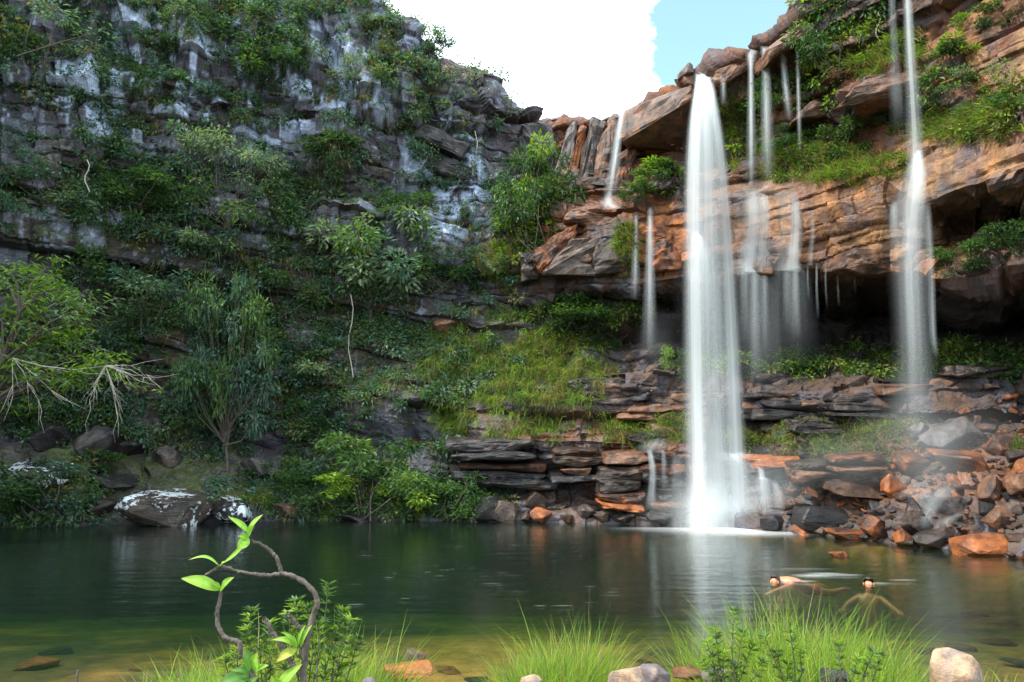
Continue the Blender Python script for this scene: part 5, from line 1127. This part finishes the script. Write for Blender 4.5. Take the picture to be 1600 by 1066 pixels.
boulder('flat rusty stone at the shallow edge right of the two humped boulder', 1075, 1050, 6.9, (.36, .3, .1), 20, (0, 0, .2), 'orange')
boulder('tan stone at the foot of the round grass clump', 830, 1068, 6.4, (.2, .2, .14), 23, (0, 0, .8), 'pink')
SUBM = [(60, 1020, .5), (150, 1050, .35), (215, 1030, .3), (90, 985, .45), (700, 1030, .35), (745, 1052, .3), (1000, 1010, .4), (1050, 1020, .3), (1440, 985, .5), (1500, 975, .45), (1560, 960, .6), (1585, 1010, .4), (1480, 925, .6), (1570, 905, .7), (1520, 890, .55), (620, 1010, .35)]
SUBL = ['largest amber stone under water at the far left of the near shallows', 'stone under water left of the short dark stick', 'small stone under water between stick and left grass', 'pale brown stone deepest under water at the far left',
        'stone under water right of the thin sparse grass', 'grey stone under water just left of the round grass clump', 'stone under water behind the round grass clump toward the right clump', 'stone under water behind the flat rusty stone',
        'stone under water left of the tall corner boulder', 'brown stone under water behind the tall corner boulder', 'broad stone under water right of the tall corner boulder', 'stone under water in the thin yellowish grass at the right edge',
        'stone under water right of the upright swimmer', 'broadest stone under water at the right picture edge', 'stone under water nearest the right rubble shore', 'stone under water right of the twig shrub']
for k, (px, py, w_) in enumerate(SUBM):
    dz = SP+(533-py)/FPX*CP; dy = CP-(533-py)/FPX*SP; Yw = -CAM[2]/dz*dy*1.05; p = at(px, py, Yw); zb = float(ground_z(np.array([p[0]]), np.array([p[1]]))[0])
    mk = ('orange', 'brown', 'orange', 'grey')[k % 4]; q = (PROTO[mk, 'slab'] if k % 3 else PROTO[mk, 'block'])[k % 5]
    tag(link('submerged_stone', q, None, (p[0], p[1], zb+.01), (.05, .05, k*1.3), (w_, w_, w_*.5)), SUBL[k], 'rock', 'submerged stones')
# narrow-leaved shrubs: stems that end in whorls
def whorl_shrub(label, px, Y, tops, seed, leaf=.055, kind=('mid', 'lime')):
    r = np.random.default_rng(seed); rp = random.Random(seed); c0 = gpt(px, Y); segs = []; parts = []
    e = empty('shrub', c0)
    for (tx, ty, dY) in tops:
        T = at(tx, ty, Y+dY)-c0; b = np.array([rp.uniform(-.06, .06), rp.uniform(-.06, .06), -0.03]); m1 = b+(T-b)*.35+np.array([rp.gauss(0, .03), rp.gauss(0, .03), .05]); m2 = b+(T-b)*.7+np.array([rp.gauss(0, .02), rp.gauss(0, .02), .02])
        pts = [b, m1, m2, T]
        for k in range(3): segs.append((pts[k], pts[k+1], .008-.0018*k, .008-.0018*(k+1)))
        ax = nrm(T-m2)
        for base, nl, s in [(T, 18, 1.0), (T-ax*.03, 14, 1.1), (T-ax*.06, 12, 1.1), (T-ax*.10, 11, 1.0), (T-ax*.15, 10, .9), (m2, 8, .9), (m2+(T-m2)*.4, 8, .9), (m1+(m2-m1)*.5, 8, .9), (m1, 6, .9)]:
            a = r.uniform(0, 6.28, nl); t1 = nrm(np.cross(ax, [.2, .5, .3])); t2 = np.cross(ax, t1)
            dd = ax*r.uniform(.25, .9, (nl, 1))+np.cos(a)[:, None]*t1+np.sin(a)[:, None]*t2
            parts.append(leaf_tris(base+dd*.004, dd, ax+r.normal(0, .15, (nl, 3)), leaf*s*r.uniform(.7, 1.2, nl), leaf*.24, tone(rp.choice(kind), nl, r, .1), .15, .08))
    V, F_ = tube(segs, 6); link('stem', mesh_np('stem', V, F_, M['bark'], True), e)
    V, F_, C = join(parts); link('foliage', mesh_np('foliage', V, F_, M['leaf'], False, {'col': C}), e)
    return tag(e, label, 'shrub', 'small leaved shrubs on the near bank')
whorl_shrub('narrow leaved shrub behind the twig, its highest sprig apart at right', 500, 4.4, [(513, 915, .1), (462, 940, 0), (480, 950, .1), (535, 955, .1), (548, 970, 0), (525, 985, .1), (500, 975, 0), (545, 1000, .2), (515, 1020, 0), (450, 960, .1), (470, 985, 0), (530, 1040, .1), (490, 1010, .1), (560, 1000, .2)], 31)
whorl_shrub('narrow leaved shrub between the two twig stems', 420, 4.3, [(392, 955, 0), (420, 975, .1), (385, 985, 0), (405, 1000, .1), (430, 1005, 0), (370, 1015, .1), (445, 1030, 0), (395, 1035, .1), (350, 1030, .1), (415, 1045, 0)], 32)
whorl_shrub('dark stemmed shrub at the left end of the right grass clump', 1140, 5.4, [(1147, 955, 0), (1118, 985, .1), (1105, 1005, 0), (1160, 990, .1), (1130, 1020, 0), (1175, 1010, .1), (1100, 1035, .1), (1150, 1040, 0), (1120, 1045, .1), (1190, 1035, 0)], 33, .06)
whorl_shrub('small sprig in the middle of the right grass clump', 1240, 5.4, [(1195, 995, 0), (1235, 990, .1), (1215, 1020, 0), (1250, 1015, .1), (1230, 1040, .1)], 34, .055)
whorl_shrub('small sprig at the right end of the right grass clump', 1330, 5.4, [(1365, 1020, 0), (1375, 1025, .1), (1340, 1030, 0), (1310, 1005, .1)], 35, .055)
# the crooked twig plant nearest the camera, every leaf its own part
def big_leaf(parent, base, tip, width, bow, col, face=(0, -0.6, 0.8)):
    base = np.array(base); tip = np.array(tip); d = tip-base; L_ = np.linalg.norm(d); ax = d/L_; sd_ = nrm(np.cross(ax, np.array(face))); up = np.cross(sd_, ax)
    n = 12; t = np.linspace(0, 1, n); prof = np.sin(np.pi*np.clip(t, 0, 1)**0.8)**0.8*(0.15+0.85*(t > 0))*width*.5; prof[0] = width*.06; prof[-1] = width*.02
    rows_ = []
    for k in range(n):
        c = d*t[k]+up*bow*L_*math.sin(math.pi*t[k])
        rows_.append([c-sd_*prof[k]+up*prof[k]*.30, c-sd_*prof[k]*.5+up*prof[k]*.12, c, c+sd_*prof[k]*.5+up*prof[k]*.12, c+sd_*prof[k]+up*prof[k]*.30])
    V = np.array(rows_).reshape(-1, 3); i = np.arange(n*5).reshape(n, 5); F_ = np.stack([i[:-1, :-1], i[:-1, 1:], i[1:, 1:], i[1:, :-1]], -1).reshape(-1, 4)
    C = np.tile(np.array(col), (len(V), 1)); C[2::5] *= 1.35; tt = np.repeat(t, 5)[:, None]; C = C*(1-.5*tt**5)+np.array([.24, .17, .04])*.5*tt**5; C = C*(1+.12*np.random.default_rng(int(abs(base[0])*1e4) % 999).normal(0, 1, (len(V), 1)))
    return link('leaf', mesh_np('leaf', V, F_, M['leaf'], True, {'col': np.clip(C, 0, 1)}), parent, base)
YT = 3.0
root = gpt(470, YT); tw = empty('twig_plant', root)
def A(px, py, dY=0.0): return at(px, py, YT+dY)-root
def stem(pts, r0, r1, mk='bark', n=40):
    c = smooth_path(pts, n); rad = np.linspace(r0, r1, n)*(1+.22*np.random.default_rng(len(pts)).random(n)); c = c+np.random.default_rng(n+len(pts)).normal(0, .0012, c.shape)
    # knots along the bark
    tg = nrm(np.gradient(c, axis=0)); a1 = nrm(np.cross(tg, np.array([.1, .95, .2]))); b1 = np.cross(tg, a1); th = np.linspace(0, 2*math.pi, 10, endpoint=False)
    rj = rad[:, None]*(1+.10*np.random.default_rng(n).normal(0, 1, (n, 10)))
    V = (c[:, None]+rj[..., None]*(np.cos(th)[None, :, None]*a1[:, None]+np.sin(th)[None, :, None]*b1[:, None])).reshape(-1, 3)
    ii = np.arange(n*10).reshape(n, 10); i2 = np.roll(ii, -1, 1); F_ = np.stack([ii[:-1], i2[:-1], i2[1:], ii[1:]], -1).reshape(-1, 4)
    return link('branch', mesh_np('branch', V, F_, M[mk], True), tw)
b0 = np.array([0, 0, -.03])
stem([b0, A(470, 1200), A(473, 1080), A(478, 1010), A(490, 960), A(496, 940), A(486, 920), A(462, 902), A(440, 896)], .0125, .0072, n=60)
stem([A(440, 896), A(418, 899), A(395, 897), A(370, 892), A(345, 884)], .0072, .0048)
stem([A(440, 896), A(432, 872), A(415, 855), A(392, 844)], .0068, .0048)
stem([A(345, 884), A(330, 894), A(314, 905, .02)], .0048, .004)
stem([b0+np.array([-.05, 0, 0]), A(420, 1220), A(395, 1060), A(378, 1020), A(372, 1003), A(352, 996), A(340, 975), A(341, 950), A(345, 925)], .011, .0058, n=60)
stem([A(478, 1062), A(458, 1040), A(440, 1010), A(425, 985), A(413, 966)], .009, .007)
stem([A(482, 990), A(470, 982), A(458, 970), A(449, 958)], .0075, .0065)
lg = (0.15, 0.30, 0.035); lg2 = (0.20, 0.36, 0.05); yl = (0.30, 0.34, 0.05); dg = (0.07, 0.17, 0.035)
for (bx, by, tx, ty, wd, bow, cl, fc) in [
    (388, 832, 357, 808, .028, .08, lg2, (.5, -.6, .6)), (386, 834, 411, 804, .03, .05, lg2, (-.4, -.7, .6)), (388, 838, 398, 820, .03, .05, lg, (-.5, -.8, .3)), (388, 840, 371, 860, .04, .1, lg2, (.3, -.9, .2)), (384, 846, 346, 882, .016, -.16, lg2, (.5, -.5, .7)), (388, 840, 372, 838, .025, .1, lg, (.2, -.8, .5)),
    (342, 884, 295, 875, .02, .22, lg2, (0, -.4, .9)), (345, 884, 352, 878, .014, .1, lg2, (0, -.7, .6)),
    (343, 922, 283, 904, .048, .12, lg2, (.15, -.75, .6)), (345, 922, 329, 911, .03, .1, lg, (0, -.5, .8)), (346, 922, 366, 902, .032, .1, lg, (-.3, -.8, .5)), (344, 926, 352, 916, .02, .1, lg, (0, -.8, .5)),
    (464, 1012, 425, 1000, .03, .18, lg2, (0, -.5, .8)), (464, 1014, 432, 1034, .035, .12, yl, (0, -.8, .5)), (466, 1012, 478, 976, .02, .08, lg, (-.6, -.7, .3)), (470, 1012, 488, 976, .024, .1, lg2, (-.5, -.8, .3)), (464, 1012, 440, 988, .022, .15, lg, (.4, -.5, .7)),
    (395, 1050, 380, 1012, .045, .06, dg, (.6, -.7, .2)), (396, 1050, 402, 1020, .05, .05, lg2, (-.2, -.9, .3)), (396, 1052, 420, 1040, .03, .1, lg2, (-.2, -.6, .7)), (394, 1052, 362, 1048, .03, .12, dg, (.1, -.6, .8)), (392, 1056, 340, 1070, .06, .1, dg, (.1, -.8, .6)),
    (432, 1080, 472, 1038, .045, .06, lg2, (-.4, -.8, .4)), (434, 1085, 424, 1055, .04, .06, lg, (.3, -.9, .2)), (380, 1085, 402, 1058, .04, .06, dg, (-.3, -.8, .4)), (345, 1085, 330, 1055, .016, .06, lg, (.3, -.8, .4))]:
    big_leaf(tw, A(bx, by)+0, A(tx, ty, -.03), wd, bow, cl, fc)
tag(tw, 'crooked bare twig with a few large light green leaves in the near left foreground', 'plant')
Q = gpt(122, 6.2); V, F_ = tube([((0, 0, 0), at(122, 1046, 6.2)-Q, .012, .008)], 6)
tag(link('dead_stick', mesh_np('dead_stick', V, F_, M['bark'], True), None, Q), 'short dark stick standing at the bottom left edge', 'stick')

# ------------------------------------------------------------------ the two swimmers
def body(name, pts, edges, radii, root_i, material, parent=None, loc=(0, 0, 0), rot=(0, 0, 0), sub=2):
    me = bpy.data.meshes.new(name); me.from_pydata([tuple(p) for p in pts], edges, []); me.materials.append(material)
    o = link(name, me, parent, loc, rot)
    md = o.modifiers.new('skin', 'SKIN'); md.use_smooth_shade = True
    for i, (a, b) in enumerate(radii): me.skin_vertices[0].data[i].radius = (a, b); me.skin_vertices[0].data[i].use_root = (i == root_i)
    s = o.modifiers.new('sub', 'SUBSURF'); s.levels = sub; s.render_levels = sub
    return o
def arm(pts, edges, rad, sh, elbow, wrist, dirh, base):
    i0 = len(pts); pts += [sh, elbow, wrist, wrist+dirh*.07]; edges += [(base, i0), (i0, i0+1), (i0+1, i0+2), (i0+2, i0+3)]
    rad += [(.058, .055), (.042, .042), (.030, .026), (.040, .018)]
    side = nrm(np.cross(dirh, np.array([0, 0, 1.0]))); pal = i0+3
    for k, (o_, l_) in enumerate([(-.030, .072), (-.010, .082), (.011, .078), (.030, .062)]):
        j = len(pts); pts += [pts[pal]+side*o_+dirh*.015, pts[pal]+side*o_*1.15+dirh*(l_*.6)+np.array([0, 0, -.006]), pts[pal]+side*o_*1.2+dirh*l_+np.array([0, 0, -.016])]
        edges += [(pal, j), (j, j+1), (j+1, j+2)]; rad += [(.010, .010), (.009, .009), (.008, .008)]
    j = len(pts); pts += [wrist+dirh*.03-side*.042, wrist+dirh*.07-side*.06]; edges += [(i0+2, j), (j, j+1)]; rad += [(.011, .011), (.009, .009)]
def swimmer(label, loc, rotz, prone):
    v = lambda *a: np.array(a, float)
    pts, edges, rad = [], [], []
    # local: +x ahead, z up
    if prone:
        spine = [v(-.42, 0, -.10), v(-.22, 0, -.02), v(.02, 0, .045), v(.16, 0, .03), v(.25, 0, .03), v(.30, 0, .05), v(.37, 0, .06), v(.44, 0, .05)]
    else:
        spine = [v(-.05, 0, -.62), v(-.03, 0, -.44), v(0, 0, -.26), v(.0, 0, -.14), v(.01, 0, -.04), v(.02, 0, .02), v(.03, 0, .10), v(.035, 0, .17)]
    rr_ = [(.15, .11), (.135, .10), (.165, .115), (.13, .09), (.055, .055), (.062, .065), (.078, .098), (.055, .07)]
    if prone: rr_ = [(b, a) if False else (a, b) for a, b in rr_]
    for i, (p, q) in enumerate(zip(spine, rr_)):
        pts.append(p); rad.append(q)
        if i: edges.append((i-1, i))
    if prone:
        arm(pts, edges, rad, v(.13, .19, .02), v(.40, .22, .0), v(.62, .16, -.06), nrm(v(1, -.1, -.2)), 3)
        arm(pts, edges, rad, v(.10, -.19, .01), v(-.02, -.26, -.22), v(.10, -.22, -.42), nrm(v(.4, 0, -.9)), 3)
        hips = [(v(-.50, .10, -.13), v(-.88, .12, -.20), v(-1.26, .11, -.16)), (v(-.50, -.10, -.13), v(-.90, -.12, -.12), v(-1.28, -.11, -.26))]
        toe = v(-.16, 0, -.03)
    else:
        arm(pts, edges, rad, v(0, .19, -.13), v(.14, .34, -.24), v(.34, .40, -.26), nrm(v(.9, .2, -.1)), 3)
        arm(pts, edges, rad, v(0, -.19, -.13), v(.12, -.36, -.22), v(.30, -.44, -.28), nrm(v(.9, -.3, -.1)), 3)
        hips = [(v(-.05, .10, -.70), v(.12, .16, -1.08), v(-.12, .16, -1.42)), (v(-.05, -.10, -.70), v(.10, -.16, -1.08), v(-.20, -.16, -1.38))]
        toe = v(.05, 0, -.17)
    for h, k, a in hips:
        i0 = len(pts); pts += [h, k, a, a+toe]; edges += [(0, i0), (i0, i0+1), (i0+1, i0+2), (i0+2, i0+3)]; rad += [(.085, .085), (.058, .058), (.036, .036), (.035, .022)]
    e = empty('person', loc, rotz)
    body('body', pts, edges, rad, 0, M['skin'], e)
    hd = spine[6]; fx = v(1, 0, 0)
    # face: nose, ears, brow; hair cap
    bm = bmesh.new()
    r = bmesh.ops.create_icosphere(bm, subdivisions=3, radius=1.0)
    for q in bm.verts: q.co = Vector((hd[0]-.012+q.co.x*.098, hd[1]+q.co.y*.088, hd[2]+.028+q.co.z*.105))
    bmesh.ops.delete(bm, geom=[q for q in bm.verts if (q.co.z < hd[2]+.085 and q.co.x > hd[0]+.02) or q.co.z < hd[2]-.05 or q.co.x > hd[0]+.062], context='VERTS')
    me = bpy.data.meshes.new('hair'); bm.to_mesh(me); bm.free(); me.materials.append(M['hair']); link('hair', me, e)
    bm = bmesh.new()
    for (c, s) in [((.088, 0, .0), (.020, .014, .022)), ((.0, .080, .0), (.018, .012, .030)), ((.0, -.080, .0), (.018, .012, .030)), ((.07, 0, -.055), (.025, .025, .018))]:
        r = bmesh.ops.create_icosphere(bm, subdivisions=2, radius=1.0)
        for q in r['verts']: q.co = Vector((hd[0]+c[0]+q.co.x*s[0], hd[1]+c[1]+q.co.y*s[1], hd[2]+.01+c[2]+q.co.z*s[2]))
    me = bpy.data.meshes.new('face'); bm.to_mesh(me); bm.free(); me.materials.append(M['skin']); link('face', me, e)
    sp = [spine[0]*1.0, spine[0]*.6+spine[1]*.4]
    P = [sp[1], sp[0]]+[h for h, _, _ in hips]+[h*.55+k*.45 for h, k, _ in hips]
    body('swim_shorts', P, [(0, 1), (1, 2), (1, 3), (2, 4), (3, 5)], [(.145, .112), (.158, .125), (.098, .098), (.098, .098), (.082, .082), (.082, .082)], 1, M['cloth'], e, sub=1)
    return tag(e, label, 'person')
s1 = at(1243, 907, 14.15); s2 = at(1357, 912, 13.75)
swimmer('person swimming face down with sunlit back at the surface and white splash', (s1[0]-.1, s1[1], -0.07), math.radians(208), True)
swimmer('person upright in the pool with only head and shoulders above water', (s2[0], s2[1], -0.11), math.radians(250), False)
foam('swimmer_wake', [(5.5, 14.6, .5, .24, .36), (5.8, 14.8, .45, .2, .3), (6.1, 14.6, .4, .16, .22), (4.75, 14.0, .3, .14, .4), (5.05, 13.85, .28, .12, .4), (6.8, 13.95, .35, .12, .22), (6.3, 13.75, .3, .12, .3), (5.6, 15.4, .8, .16, .12)], 'white splash and wake around the two swimmers')
